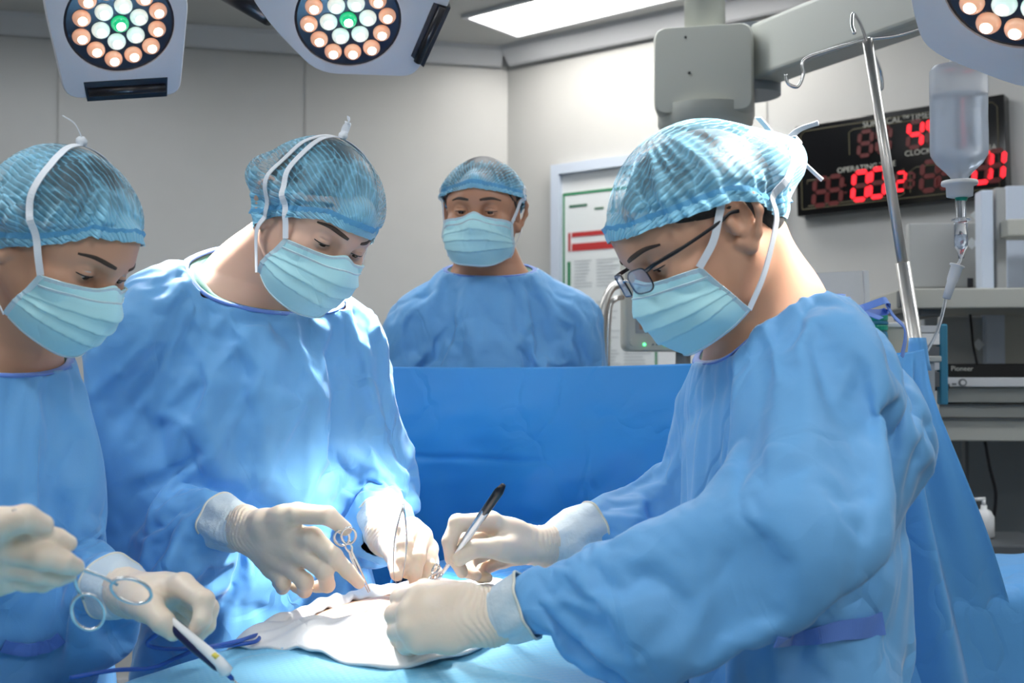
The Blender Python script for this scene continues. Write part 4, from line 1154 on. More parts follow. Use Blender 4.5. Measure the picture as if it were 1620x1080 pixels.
petal(l1, c2, n2, o2, s2, spin=.02, power=300*LP, angle=28, radii=[.03, .05, .03, .04, .02, .02, .04, .04, .05])
c3 = P(400, -330, 2.5); n3 = nrm(TARGET-c3)
hexo = lambda c, n, r: [c+r*(math.cos(a)*nrm(A(1, 0, 0)-n[0]*n)+math.sin(a)*np.cross(n, nrm(A(1, 0, 0)-n[0]*n))) for a in np.linspace(0, 2*math.pi, 6, endpoint=False)]
petal(l1, c3, n3, hexo(c3, n3, .17), None, power=0)
hub = P(395, -150, 2.25)
m = MB(); m.tube([P(300, -18, 2.13), P(335, -30, 2.16), P(372, -12, 2.15), P(430, 22, 2.13)], [.020, .026, .026, .024], n=14); m.build('black_joint', M['black'], l1, smooth=True)
m = MB(); m.tube(bez([P(345, -20, 2.16), P(362, -70, 2.2), hub], 10), .022, n=14); m.tube([hub, c3-n3*.06], .022); m.build('yoke', M['lamp_shell'], l1, smooth=True)
top = hub.copy(); top[2] = CEIL
m = MB(); m.tube([hub+A(0, 0, -.04), hub+A(0, 0, .12)], .05, n=20); m.build('hub', M['lamp_shell'], l1, smooth=True)
m = MB(); m.tube([hub+A(0, 0, .1), top], .03, n=20); m.tube([top-A(0, 0, .05), top], .10, n=24); m.build('ceiling_stem', M['lamp_shell'], l1, smooth=True)
# second lamp head at the top right
c4 = P(1615, -22, 1.45); n4 = nrm(A(.1, .95, .95)-c4)
l2 = empty('surgical_lamp', tuple(P(1700, -250, 1.55)), 'white surgical lamp in front of the infusion bottle, cut by the corner of the photo', 'surgical lamp', 'ceiling surgical lamps')
o4 = [on_plane(x, y, c4, n4) for x, y in ((1430, -60), (1443, 20), (1462, 82), (1640, 150), (1800, 120), (1810, -120), (1640, -220), (1480, -170))]
petal(l2, c4, n4, o4, None, spin=.3, power=110*LP, angle=28, radii=[.03, .05, .05, .05, .05, .05, .05, .05])
hub2 = P(1800, -300, 1.6); top2 = hub2.copy(); top2[2] = CEIL
m = MB(); m.tube(bez([P(1660, -170, 1.52), P(1730, -260, 1.56), hub2], 10), .022); m.build('yoke', M['lamp_shell'], l2, smooth=True)
c5 = hub2+A(-.25, -.22, -.05); n5 = nrm(TARGET-c5)
petal(l2, c5, n5, hexo(c5, n5, .17), None, power=420*LP, angle=22)
m = MB(); m.tube([hub2, c5-n5*.06], .022); m.tube([hub2+A(0, 0, -.04), hub2+A(0, 0, .1)], .05, n=20); m.build('hub', M['lamp_shell'], l2, smooth=True)
m = MB(); m.tube([hub2, top2], .03, n=20); m.build('ceiling_stem', M['lamp_shell'], l2, smooth=True)
# ---------------------------------------------------------------- patient, table and drapes
AX = nrm(A(.40, .917, 0)); LT = nrm(A(.917, -.40, 0))          # towards the head, towards the surgeon on the right
OC = A(TARGET[0], TARGET[1], 0)+LT*.15                         # middle line of the table beside the wound
def S2W(s, t, z): return OC+AX*s+LT*t+A(0, 0, z)
def noise2(x, y, seed=0, n=5, f0=4.0):
    rng = np.random.RandomState(seed); r = 0
    for k in range(n):
        f = f0*1.7**k; a = rng.rand()*6.28; r = r+np.sin(f*(x*math.cos(a)+y*math.sin(a))+rng.rand()*6.28+.8*np.sin(f*.6*(x*math.sin(a)-y*math.cos(a))+rng.rand()*6))/1.6**k
    return r*.4
def ztop(s, t):
    """height of the draped body"""
    belly = .052*np.exp(-((s+.03)/.26)**2)*np.exp(-((t+.02)/.24)**2)
    chest = .05*np.exp(-((s-.45)/.2)**2); legs = -.02*np.clip((-s-.35)*3, 0, 1)
    return .975+belly+chest*.6+legs
M['table'] = simple('table_metal', (.35, .36, .38), rough=.3, metal=.8); M['pad'] = simple('table_pad', (.03, .03, .035), rough=.6)
tb = empty('operating_table', tuple(S2W(-.1, 0, 0)), 'operating table on a metal column hidden under the blue drapes', 'table')
Rt = np.stack([AX, LT, A(0, 0, 1)], 1)
MB().box(S2W(-.1, -.02, .80), (1.9, .44, .05), Rt).build('mattress', M['pad'], tb, bevel=.015)
MB().box(S2W(-.1, 0, .755), (1.9, .42, .03), Rt).build('table_top', M['table'], tb)
MB().box(S2W(-.1, 0, .42), (.25, .22, .64), Rt).build('column', M['table'], tb, bevel=.02)
MB().box(S2W(-.1, 0, .055), (.9, .42, .11), Rt, taper=.9).build('foot', M['table'], tb, bevel=.02)
# the patient lies on the table under the drapes
def make_patient():
    hd = S2W(.66, 0, .93); e = empty('patient', tuple(S2W(0, 0, .83)), 'person lying under the blue drapes with the bare belly in the brightest light', 'person')
    R = np.stack([-LT, A(0, 0, 1), AX], 1)
    V0 = [S2W(-.95, -.15, .83), S2W(.85, .2, 1.1)]
    pts = np.array([S2W(a, b, c) for a in (-1.0, .82) for b in (-.33, .33) for c in (.82, 1.1)])
    lo, hi = pts.min(0)-.02, pts.max(0)+.02
    f = Field.box(lo, hi, .011)
    f.seg(S2W(-.12, 0, .925), S2W(.12, 0, .925), (.165, .095), (.155, .095), lat=LT, k=.05)
    f.seg(S2W(.12, 0, .925), S2W(.40, 0, .925), (.155, .095), (.175, .105), lat=LT, k=.05)
    f.seg(S2W(.40, 0, .925), S2W(.50, 0, .925), (.13, .08), (.06, .06), lat=LT, k=.05)
    f.seg(S2W(.48, 0, .93), S2W(.58, 0, .94), .055, .052, k=.03)
    for q in (-1, 1):
        f.seg(S2W(-.14, q*.09, .915), S2W(-.52, q*.10, .90), .082, .055, k=.04); f.seg(S2W(-.52, q*.10, .90), S2W(-.90, q*.10, .885), .054, .036, k=.02)
        f.seg(S2W(-.90, q*.10, .88), S2W(-.93, q*.12, 1.0), .036, .028, k=.02)
        f.seg(S2W(.42, q*.15, .92), S2W(.20, q*.235, .885), .05, .042, k=.04); f.seg(S2W(.20, q*.235, .885), S2W(-.05, q*.235, .875), .040, .028, k=.02)
        f.seg(S2W(-.05, q*.235, .873), S2W(-.14, q*.235, .868), (.030, .015), (.036, .012), lat=LT, k=.01)
    f.seg(S2W(.02, -.10, 1.012), S2W(.02, -.10, 1.0), .011, .004, k=.012, op='sub')
    head_parts(f, hd, R, 1.0, lid=1.0)
    V, F = f.nets(); V = largest_smooth(V, F, 2)
    b = quads('body', V, F, M['skin_pale'], e)
    m = MB(); m.lathe([(.0795*math.sin(a), .085*math.cos(a)) for a in np.linspace(.01, 1.7, 14)], hd+R @ A(0, -.02, .035), R, n=40, sy=1.24); m.build('hair', M['hair'], e, smooth=True)
make_patient()
# belly skin rises to the level of the opening
def heights(nu, nv, s0, s1, t0, t1): 
    return np.meshgrid(np.linspace(s0, s1, nu), np.linspace(t0, t1, nv), indexing='ij')
# main drape over body and table, with an opening at the wound
def grid_mesh(name, G, mat, par=None, drop=None, solid=.0012):
    nu, nv = G.shape[:2]; i = np.arange(nu-1)[:, None]*nv; k = np.arange(nv-1)[None, :]
    F = np.stack([i+k, i+nv+k, i+nv+k+1, i+k+1], -1).reshape(-1, 4)
    if drop is not None: F = F[~drop.reshape(-1)[F].any(1)]
    V = G.reshape(-1, 3); used = np.unique(F); ix = np.full(len(V), -1); ix[used] = np.arange(len(used))
    o = quads(name, V[used], ix[F], mat, par)
    so = o.modifiers.new('thickness', 'SOLIDIFY'); so.thickness = solid; so.offset = 1
    return o
def table_drape():
    s, q = heights(240, 190, -1.12, .36, -1, 1)
    # q is the developed distance across: flat top, rounded edge, straight fall
    half, rad, fall = .235+.22*np.clip(-s-.15, 0, .6), .06, .50
    arc = rad*math.pi/2; tot = half+arc+fall; d = np.abs(q)*tot; sg = np.sign(q)
    a = np.clip((d-half)/rad, 0, math.pi/2); dz = -(rad*(1-np.cos(a)))-np.maximum(0, d-half-arc)
    t = sg*(np.minimum(d, half)+rad*np.sin(a))
    fl = np.clip((d-half-arc)/fall, 0, 1)
    z = ztop(s, t)+dz+.0035*noise2(s*3, d*3, 5)*(1-fl)
    t = t+sg*(fl**.8)*(.045+.035*np.sin(s*17+2*np.sin(s*5+sg))+.012*np.sin(s*41))
    # crossing folds left from the packing
    z += .004*np.exp(-((s+.22)/.006)**2)*(d < half) + .003*np.exp(-((t-.02)/.005)**2)*(d < half)
    G = OC+AX*s[..., None]+LT*t[..., None]+A(0, 0, 1)*z[..., None]
    hole = (((s-.0)/.155)**4+((t+.14)/.115)**4) < 1
    o = grid_mesh('surgical_drape', G, M['drape_dot'], drop=hole)
    return tag(o, 'pale blue dimpled drape spread over the table and the lying body', 'drape')
def dotted_mat():
    m = cloth_mat('dimpled_drape', (.22, .60, .86), crumple=.12); nt = m.node_tree; b = nt.nodes['Principled BSDF']; L = nt.links.new
    tc = nt.nodes.new('ShaderNodeTexCoord'); mp = nt.nodes.new('ShaderNodeMapping'); mp.inputs['Scale'].default_value = (125, 125, 125)
    mp.inputs['Rotation'].default_value = (0, 0, math.atan2(LT[1], LT[0])); L(tc.outputs['Object'], mp.inputs[0])
    vo = nt.nodes.new('ShaderNodeTexVoronoi'); vo.inputs['Scale'].default_value = 1.0; vo.inputs['Randomness'].default_value = .0; L(mp.outputs[0], vo.inputs['Vector'])
    old = b.inputs['Normal'].links[0].from_socket
    bp = nt.nodes.new('ShaderNodeBump'); bp.inputs['Strength'].default_value = .6; bp.inputs['Distance'].default_value = .0016; L(vo.outputs['Distance'], bp.inputs['Height']); L(old, bp.inputs['Normal']); L(bp.outputs[0], b.inputs['Normal'])
    return m
M['drape_dot'] = dotted_mat()
table_drape()
# rolled white linen round the opening
def towel_ring():
    n, k = 200, 40; V = []; rng = np.random.RandomState(2)
    for i in range(n):
        a = 2*math.pi*i/n; ca, sa = math.cos(a), math.sin(a)
        e = (abs(ca)**4+abs(sa)**4)**(-.25)
        for j in range(k):
            u = j/(k-1); rs = e*(.120+u*(.085+.06*max(0, -ca))*(1+.25*math.sin(3*a+1))); rt = e*(.085+u*(.075+.09*max(0, sa))*(1+.2*math.sin(2*a+2)))
            s_ = rs*ca; t_ = -.14+rt*sa
            z = ztop(s_, np.clip(t_, -.24, .24))-max(0, abs(t_)-.235)**2*9
            h = .006+.013*math.sin(math.pi*min(1, max(0, u*1.02)))**.7+.0030*math.sin(9*a+6*u)+.002*math.sin(23*a-9*u)
            V.append(S2W(s_, t_, z+h))
    F = np.array([(i*k+j, i*k+j+1, ((i+1) % n)*k+j+1, ((i+1) % n)*k+j) for i in range(n) for j in range(k-1)])
    o = quads('linen_towel', V, F[:, ::-1], M['gauze']); so = o.modifiers.new('thickness', 'SOLIDIFY'); so.thickness = .004; so.offset = -1
    tag(o, 'white linen laid round the open field on the belly', 'towel')
towel_ring()
def belly_cover():
    """bare skin of the belly inside the opening, part of the patient"""
    s, t = heights(90, 70, -.17, .17, -.275, -.01)
    w = np.clip(1-((s/.17)**2), 0, 1)
    z = ztop(s, t)+.002+.004*w-.010*np.exp(-(((s+.045)/.010)**2+((t+.085)/.007)**2))-.02*np.exp(-(((s-.02)/.05)**2+((t+.15)/.010)**2))*0
    G = OC+AX*s[..., None]+LT*t[..., None]+A(0, 0, 1)*z[..., None]
    o = grid_mesh('belly', G, M['skin_pale'], bpy.data.objects['patient'])
belly_cover()
# towel folded flat towards the camera with the drape edge below it
def flap():
    pts = [P(512, 1000, 1.55), P(600, 1022, 1.49), P(690, 1052, 1.40), P(745, 1048, 1.37), P(770, 1020, 1.40), P(690, 985, 1.50), P(590, 968, 1.60)]
# raised screen drape
TL_, TR_ = P(560, 579, 2.30), P(1452, 556, 1.92)
def screen():
    s, v = heights(170, 120, 0, 1, 0, 1)
    top = TL_+(TR_-TL_)*s[..., None]; top = top-A(0, 0, 1)*(.012*np.sin(math.pi*s)[..., None])
    H = top[..., 2]-1.02
    vv = np.clip(v/.62, 0, 1); fw = np.clip((v-.52)/.48, 0, 1)**1.6
    off = -.045*np.sin(math.pi*vv)*1.0+.012*1.5*noise2(s*3, v*2, 3)*np.sin(math.pi*np.clip(v*1.2, 0, 1))+.010*np.sin(s*26+v*3)*vv*(1-fw)*.6
    G = top-A(0, 0, 1)*(H*vv)[..., None]+AX*(off-fw*.36)[..., None]
    # behind the right-hand person the sheet keeps falling outside the table
    tt = ((G-OC) @ LT); out = np.clip((np.abs(tt)-.24)/.12, 0, 1)
    G[..., 2] += -.40*out*np.clip((v-.45)/.55, 0, 1)+.006*(noise2(s*5, v*4, 9))*vv
    crease = .006*np.exp(-((v-.30-.02*np.sin(s*6))/.010)**2)*np.clip((.25-np.abs(s-.17))*20, 0, 1)
    G += AX*crease[..., None]
    o = grid_mesh('screen_drape', G, M['drape']); tag(o, 'deep blue drape raised as a screen between the surgeons and the person behind', 'drape')
    m = MB(); m.tube([TL_+A(0, 0, -.034)+AX*.012, TR_+A(0, 0, -.034)+AX*.012], .006, n=12); b = m.build('screen_rod', M['steel_dull'], None, smooth=True)
    tag(b, 'thin steel rod holding up the blue screen drape', 'rod')
screen()
# sheet hanging from the pole down to the right
def hanging():
    s, v = heights(130, 110, 0, 1, 0, 1)
    left = [P(1395, 566, 1.90), P(1340, 700, 1.82), P(1280, 850, 1.78), P(1200, 1010, 1.75), P(1100, 1200, 1.73)]
    right = [P(1462, 552, 1.89), P(1482, 640, 1.86), P(1530, 760, 1.85), P(1590, 900, 1.86), P(1665, 1110, 1.88)]
    Lc = np.array(bez(left, 109)); Rc = np.array(bez(right, 109))
    G = Lc[None]*(1-s[..., None])+Rc[None]*s[..., None]
    n = nrm(np.cross(A(0, 0, 1), P(1500, 700, 1.95)-P(1300, 700, 1.88)))
    amp = (.006+.028*v)*np.clip(v*6, 0, 1)
    G = G+n*(amp*np.sin(s*15+.7*np.sin(4*v)+.6)+.5*amp*np.sin(s*31+2))[..., None]+n*(.03*np.sin(np.pi*s)*v)[..., None]
    o = grid_mesh('hanging_drape', G, M['drape_mid']); tag(o, 'blue drape falling in folds from the infusion pole behind the bent person', 'drape')
    # gathered mouth round the pole
    m = MB(); c = P(1452, 553, 1.92); m.lathe([(.0135, .02), (.0150, .010), (.0165, -.005), (.019, -.022), (.022, -.035)], c, n=26, cap=False)
    g = m.build('gathered_top', M['drape_mid'], o, smooth=True); g.modifiers.new('t', 'SOLIDIFY').thickness = .0012
M['drape_mid'] = cloth_mat('drape_fabric_mid', (.12, .40, .80), crumple=.3, cdist=.01)
hanging()
# draped side table at the lower right
def side():
    s, q = heights(120, 120, 0, 1, -1, 1)
    a = P(1280, 935, 2.0); b = P(1760, 880, 2.1); ax = nrm(b-a); ac = nrm(np.cross(A(0, 0, 1), ax))
    L_ = np.linalg.norm((b-a)[:2])+.25
    d = np.abs(q)*.75; half = .13; rad = .035; arc = rad*math.pi/2; sg = np.sign(q)
    an = np.clip((d-half)/rad, 0, math.pi/2); dz = -rad*(1-np.cos(an))-np.maximum(0, d-half-arc)
    t = sg*(np.minimum(d, half)+rad*np.sin(an)); fl = np.clip((d-half-arc)/.5, 0, 1)
    t = t+sg*fl*(.05+.02*np.sin(s*19))
    base = a-A(0, 0, .0)
    z = .985+dz+.014*np.exp(-((d-.02)/.10)**2)*np.clip(s*2, 0, 1)+.006*noise2(s*4, q*3, 8)*(1-fl)+(b[2]-a[2])*s*.5
    G = A(base[0], base[1], 0)+ax[None, None]*A(1, 1, 0)*(s*L_)[..., None]+ac[None, None]*(t)[..., None]+A(0, 0, 1)*z[..., None]
    o = grid_mesh('arm_board_drape', G, M['drape_mid']); tag(o, 'blue drape covering the arm board at the lower right', 'drape')
    c = A(base[0], base[1], 0)+ax*A(1, 1, 0)*L_*.5
    bd = empty('arm_board', (c[0], c[1], 0), 'padded arm board on a steel leg hidden under the blue drape', 'arm board')
    Rb = np.stack([nrm(ax*A(1, 1, 0)), nrm(ac), A(0, 0, 1)], 1)
    c = c+nrm(ac)*(.05 if nrm(ac)[1] > 0 else -.05); MB().box(c+A(0, 0, .925), (L_*.85, .14, .06), Rb).build('pad', M['pad'], bd, bevel=.01)
    MB().tube([c+A(0, 0, .89), c+A(0, 0, .02)], .022).tube([c+A(-.2, 0, .02), c+A(.2, 0, .02)], .02).tube([c+A(0, -.2, .02), c+A(0, .2, .02)], .02).build('stand_leg', M['steel_dull'], bd, smooth=True)
side()
# ---------------------------------------------------------------- infusion pole and bottle
def pole():
    top = P(1372, 62, 1.95); bot = P(1449, 548, 1.95); d = nrm(bot-top); foot = bot+d*((bot[2]-1.012)/-d[2])
    e = empty('infusion_pole', tuple(foot), 'worn steel infusion pole leaning beside the screen drape', 'pole')
    m = MB(); m.tube([top, lerp(top, foot, .55)], .0088, n=20); m.build('upper_tube', M['steel_dull'], e, smooth=True)
    m = MB(); m.tube([lerp(top, foot, .42), foot], .0125, n=20); m.build('lower_tube', M['steel_dull'], e, smooth=True)
    MB().box(foot+A(0, 0, .018), (.045, .045, .036)).build('clamp', M['steel_dull'], e, bevel=.004)
    def hook(pts, nm='hook'): MB().tube(bez(pts, 40), .0030, n=10).build(nm, M['steel'], e, smooth=True)
    hook([top, P(1310, 80, 1.95), P(1272, 95, 1.95), P(1271, 118, 1.95), P(1262, 137, 1.95), P(1247, 132, 1.95), P(1243, 117, 1.95)])
    hook([top, P(1420, 56, 1.94), P(1480, 38, 1.93), P(1516, 30, 1.92), P(1517, 60, 1.92), P(1520, 92, 1.92), P(1528, 88, 1.92)])
    hook([top+A(0, 0, -.005), P(1362, 40, 1.90), P(1350, 22, 1.86), P(1348, 40, 1.84), P(1352, 53, 1.83)])
    hook([top, P(1384, 90, 1.99), P(1393, 112, 2.03), P(1396, 138, 2.04), P(1391, 141, 2.04)])
pole()
M['bottle'] = simple('bottle_plastic', (.86, .90, .97), rough=.25, trans=.62, ior=1.12, alpha=.85)
M['saline'] = simple('saline', (.82, .90, 1), rough=.05, trans=.8, ior=1.2)
M['white_plastic'] = simple('white_plastic', (.8, .8, .8), rough=.4)
M['clear_plastic'] = simple('clear_plastic', (.92, .95, 1), rough=.06, trans=.85, ior=1.15)
M['teal'] = simple('teal_plastic', (.0, .30, .20), rough=.35)
def bottle():
    c = P(1518, 290, 1.92); k = 1.92/1800; e = empty('infusion_bottle', tuple(c), 'clear plastic infusion bottle hanging upside down in front of the red clock', 'infusion bottle')
    H = 190*k; r = 45*k
    prof = [(r*.30, -.0), (r*.31, .010), (r*.46, .018), (r*.80, .034), (r*.98, .048), (r*1.0, .06), (r*.985, .11), (r*1.0, .16), (r*.99, H-.012), (r*.90, H-.004), (r*.5, H), (.0004, H)]
    m = MB(); m.lathe(prof, c, n=40, sy=.8); m.build('bottle_body', M['bottle'], e, smooth=True)
    Q = [(a*.94, min(b+.001, .148)) for a, b in prof[:8]]+[(r*.93, .150), (.0004, .150)]
    m = MB(); m.lathe(Q, c, n=40, sy=.8); m.build('fluid', M['saline'], e, smooth=True)
    m = MB(); m.lathe([(r*.60, .004), (r*.62, .0), (r*.60, -.003), (r*.46, -.004), (r*.44, -.022), (r*.30, -.024)], c, n=32); m.build('cap_flange', M['white_plastic'], e, smooth=True)
    m = MB(); m.tube(bez([c+A(-.015, 0, H-.004), c+A(-.004, 0, H+.030), c+A(.010, 0, H+.010)], 12), .002); m.build('hanger_loop', M['white_plastic'], e, smooth=True)
    # drip set
    e2 = empty('drip_set', tuple(c), 'green and clear drip chamber with its tube below the infusion bottle', 'drip set')
    z = lambda px, py, dd=1.92: P(px, py, dd)
    m = MB(); m.lathe([(.0085, .0), (.0105, .004), (.0105, .014), (.008, .020)], z(1521, 318), n=20); m.build('spike_collar', M['teal'], e2, smooth=True)
    m = MB(); m.lathe([(.0085, .030), (.0085, 0), (.0155, -.001), (.0155, -.004), (.0115, -.005), (.0110, -.048), (.006, -.056), (.0045, -.068)], z(1520, 345), n=24); m.build('drip_chamber', M['clear_plastic'], e2, smooth=True)
    m = MB(); m.lathe([(.0095, -.028), (.0090, -.046), (.004, -.052)], z(1520, 345), n=20); m.build('chamber_fluid', M['saline'], e2, smooth=True)
    m = MB(); m.tube(bez([z(1519, 402), z(1519, 412), z(1512, 425), z(1497, 470), z(1490, 500), z(1480, 530), z(1466, 556), z(1458, 572)], 40), .0028, n=10); m.build('tube', M['clear_plastic'], e2, smooth=True)
    a, b = z(1514, 421), z(1497, 472); d = nrm(b-a)
    m = MB(); m.tube([a-d*.002, a, a+d*.001, lerp(a, b, .45), lerp(a, b, .5), b], [.0125, .0125, .0098, .0092, .0078, .0066], n=18); m.build('roller_clamp', M['white_plastic'], e2, smooth=True)
bottle()
# ---------------------------------------------------------------- things on and before the right wall
WN = A(-.6, -.8, 0); WD = A(.8, -.6, 0); WP = A(C0[0], C0[1], 0)     # inward normal, run and point of the right wall
def wall_pt(px, py, off=0.0): return on_plane(px, py, WP+WN*off, WN)
def text(s, pos, R, size, mat, par, ext=.0004, align='CENTER', name='lettering', sx=1.0):
    cu = bpy.data.curves.new(name, 'FONT'); cu.body = s; cu.size = size; cu.extrude = ext; cu.align_x = align; cu.align_y = 'CENTER'
    o = bpy.data.objects.new(name, cu); COL.objects.link(o); cu.materials.append(mat)
    o.parent = par; o.matrix_parent_inverse = world_of(par).inverted()
    o.matrix_basis = Matrix.Translation(Vector(pos)) @ Matrix(np.asarray(R).tolist()).to_4x4() @ Matrix.Diagonal((sx, 1, 1, 1))
    me = bpy.data.meshes.new_from_object(o.evaluated_get(bpy.context.evaluated_depsgraph_get())); q = bpy.data.objects.new(name, me); COL.objects.link(q)
    q.parent = par; q.matrix_parent_inverse = world_of(par).inverted(); q.matrix_basis = o.matrix_basis; bpy.data.objects.remove(o)
    return q
def clock():
    tl = wall_pt(1257, 200, .07); tr = wall_pt(1588, 148, .07); bl = wall_pt(1283, 340, .07)
    x = nrm(tr-tl); W = np.linalg.norm(tr-tl); n = WN; y = nrm(np.cross(n, x)); H = np.dot(tl-bl, y)
    R = np.stack([x, y, n], 1); c = tl+x*W/2-y*H/2
    e = empty('wall_clock', tuple(c-n*.07), 'black digital surgical timer with glowing red figures on the wall', 'clock')
    MB().box(c-n*.035, (W, H, .066), R).build('case', M['black_gloss'], e, bevel=.004)
    Q = lambda u, v, d=.001: c+x*(u-.5)*W+y*(.5-v)*H+n*d
    def line(pts, w=.0016, nm='panel_line'):
        m = MB(); m.tube([Q(*p) for p in pts], w, n=6, flat=.3, up=n); return m.build(nm, M['olive'], e)
    line([(.03, .93), (.03, .12), (.05, .07), (.95, .07), (.97, .12), (.97, .93), (.03, .93)])
    line([(.28, .40), (.28, .16), (.30, .13), (.72, .13), (.74, .16), (.74, .42)]); line([(.06, .66), (.06, .62), (.18, .62)]); line([(.54, .62), (.54, .88), (.52, .9), (.06, .9)])
    line([(.57, .88), (.57, .66), (.60, .62), (.70, .62)])
    SEG = {'0': 'abcdef', '1': 'bc', '2': 'abged', '4': 'fgbc', '8': 'abcdefg', ' ': ''}
    def digit(ch, u, v, h, par=e, dim=False):
        w = h*.52; t = h*.085; sk = .10
        P7 = {'a': ((-w/2, h/2), (w/2, h/2)), 'g': ((-w/2, 0), (w/2, 0)), 'd': ((-w/2, -h/2), (w/2, -h/2)), 'f': ((-w/2, h/2), (-w/2, 0)), 'b': ((w/2, h/2), (w/2, 0)), 'e': ((-w/2, 0), (-w/2, -h/2)), 'c': ((w/2, 0), (w/2, -h/2))}
        for on in (0, 1):
            m = MB(); k = 0
            for sgm, ((x0, y0), (x1, y1)) in P7.items():
                if (sgm in SEG[ch] and not dim) != bool(on): continue
                k += 1; a = A(x0+sk*y0, y0); b = A(x1+sk*y1, y1); dd = nrm(b-a); a = a+dd*t*.45; b = b-dd*t*.45; nn = A(-dd[1], dd[0])*t
                poly = [a, a+dd*t*.9+nn, b-dd*t*.9+nn, b, b-dd*t*.9-nn, a+dd*t*.9-nn]
                m.add([Q(u, v, .0022)+x*p[0]+y*p[1] for p in poly]+[Q(u, v, .0002)+x*p[0]+y*p[1] for p in poly], [tuple(range(6)), tuple(range(11, 5, -1))]+[(i, (i+1) % 6, 6+(i+1) % 6, 6+i) for i in range(6)])
            if k: m.build('digit' if on else 'unlit_digit', M['led_red'] if on else M['dim_red'], par)
    hb = .098
    digit('8', .36, .30, .085, dim=True); digit('8', .45, .29, .085, dim=True); digit('4', .60, .28, .088); digit('4', .69, .27, .088)
    digit('8', .13, .76, hb, dim=True); digit('8', .20, .755, hb, dim=True) ; digit('0', .33, .745, hb); digit('0', .415, .735, hb); digit('2', .525, .75, .062); digit('8', .57, .75, .05, dim=True)
    digit('8', .66, .73, hb, dim=True); digit('8', .74, .72, hb, dim=True); digit('0', .90, .71, hb); digit('1', .955, .705, hb)
    for u in (.255, .775): 
        m = MB(); m.lathe([(.004, 0), (.004, .002)], Q(u, .72), R, n=10); m.build('colon_dot', M['dim_red'], e)
        m = MB(); m.lathe([(.004, 0), (.004, .002)], Q(u, .80), R, n=10); m.build('colon_dot', M['dim_red'], e)
    text('SURGICAL™TIMER', Q(.52, .10), R, .030, M['print'], e); text('OPERATING TIME', Q(.36, .555), R, .027, M['print'], e)
    text('CLOCK', Q(.61, .47), R, .027, M['print'], e); text('ANESTHESIA', Q(.86, .52), R, .027, M['print'], e)
M['black_gloss'] = simple('black_gloss', (.004, .004, .005), rough=.12); M['olive'] = simple('olive_line', (.08, .07, .03), rough=.5)
M['led_red'] = simple('red_segments', (.3, 0, 0), emit=(1, .015, .03), es=1.6); M['dim_red'] = simple('unlit_segments', (.05, .0, .0), rough=.4, emit=(1, 0, 0), es=.03)
M['print'] = simple('printed_text', (.42, .42, .38), rough=.6)
clock()
M['board'] = simple('board_frame', (.55, .62, .74), rough=.4); M['white'] = simple('board_white', (.72, .74, .76), rough=.35); M['paper'] = simple('poster_paper', (.70, .74, .76), rough=.5)
M['green'] = simple('poster_green', (.02, .22, .09), rough=.5); M['red'] = simple('poster_red', (.45, .03, .03), rough=.5); M['ptext'] = simple('poster_text', (.38, .41, .44), rough=.6)
M['dgreen'] = simple('poster_dark_green', (.015, .12, .06), rough=.5)
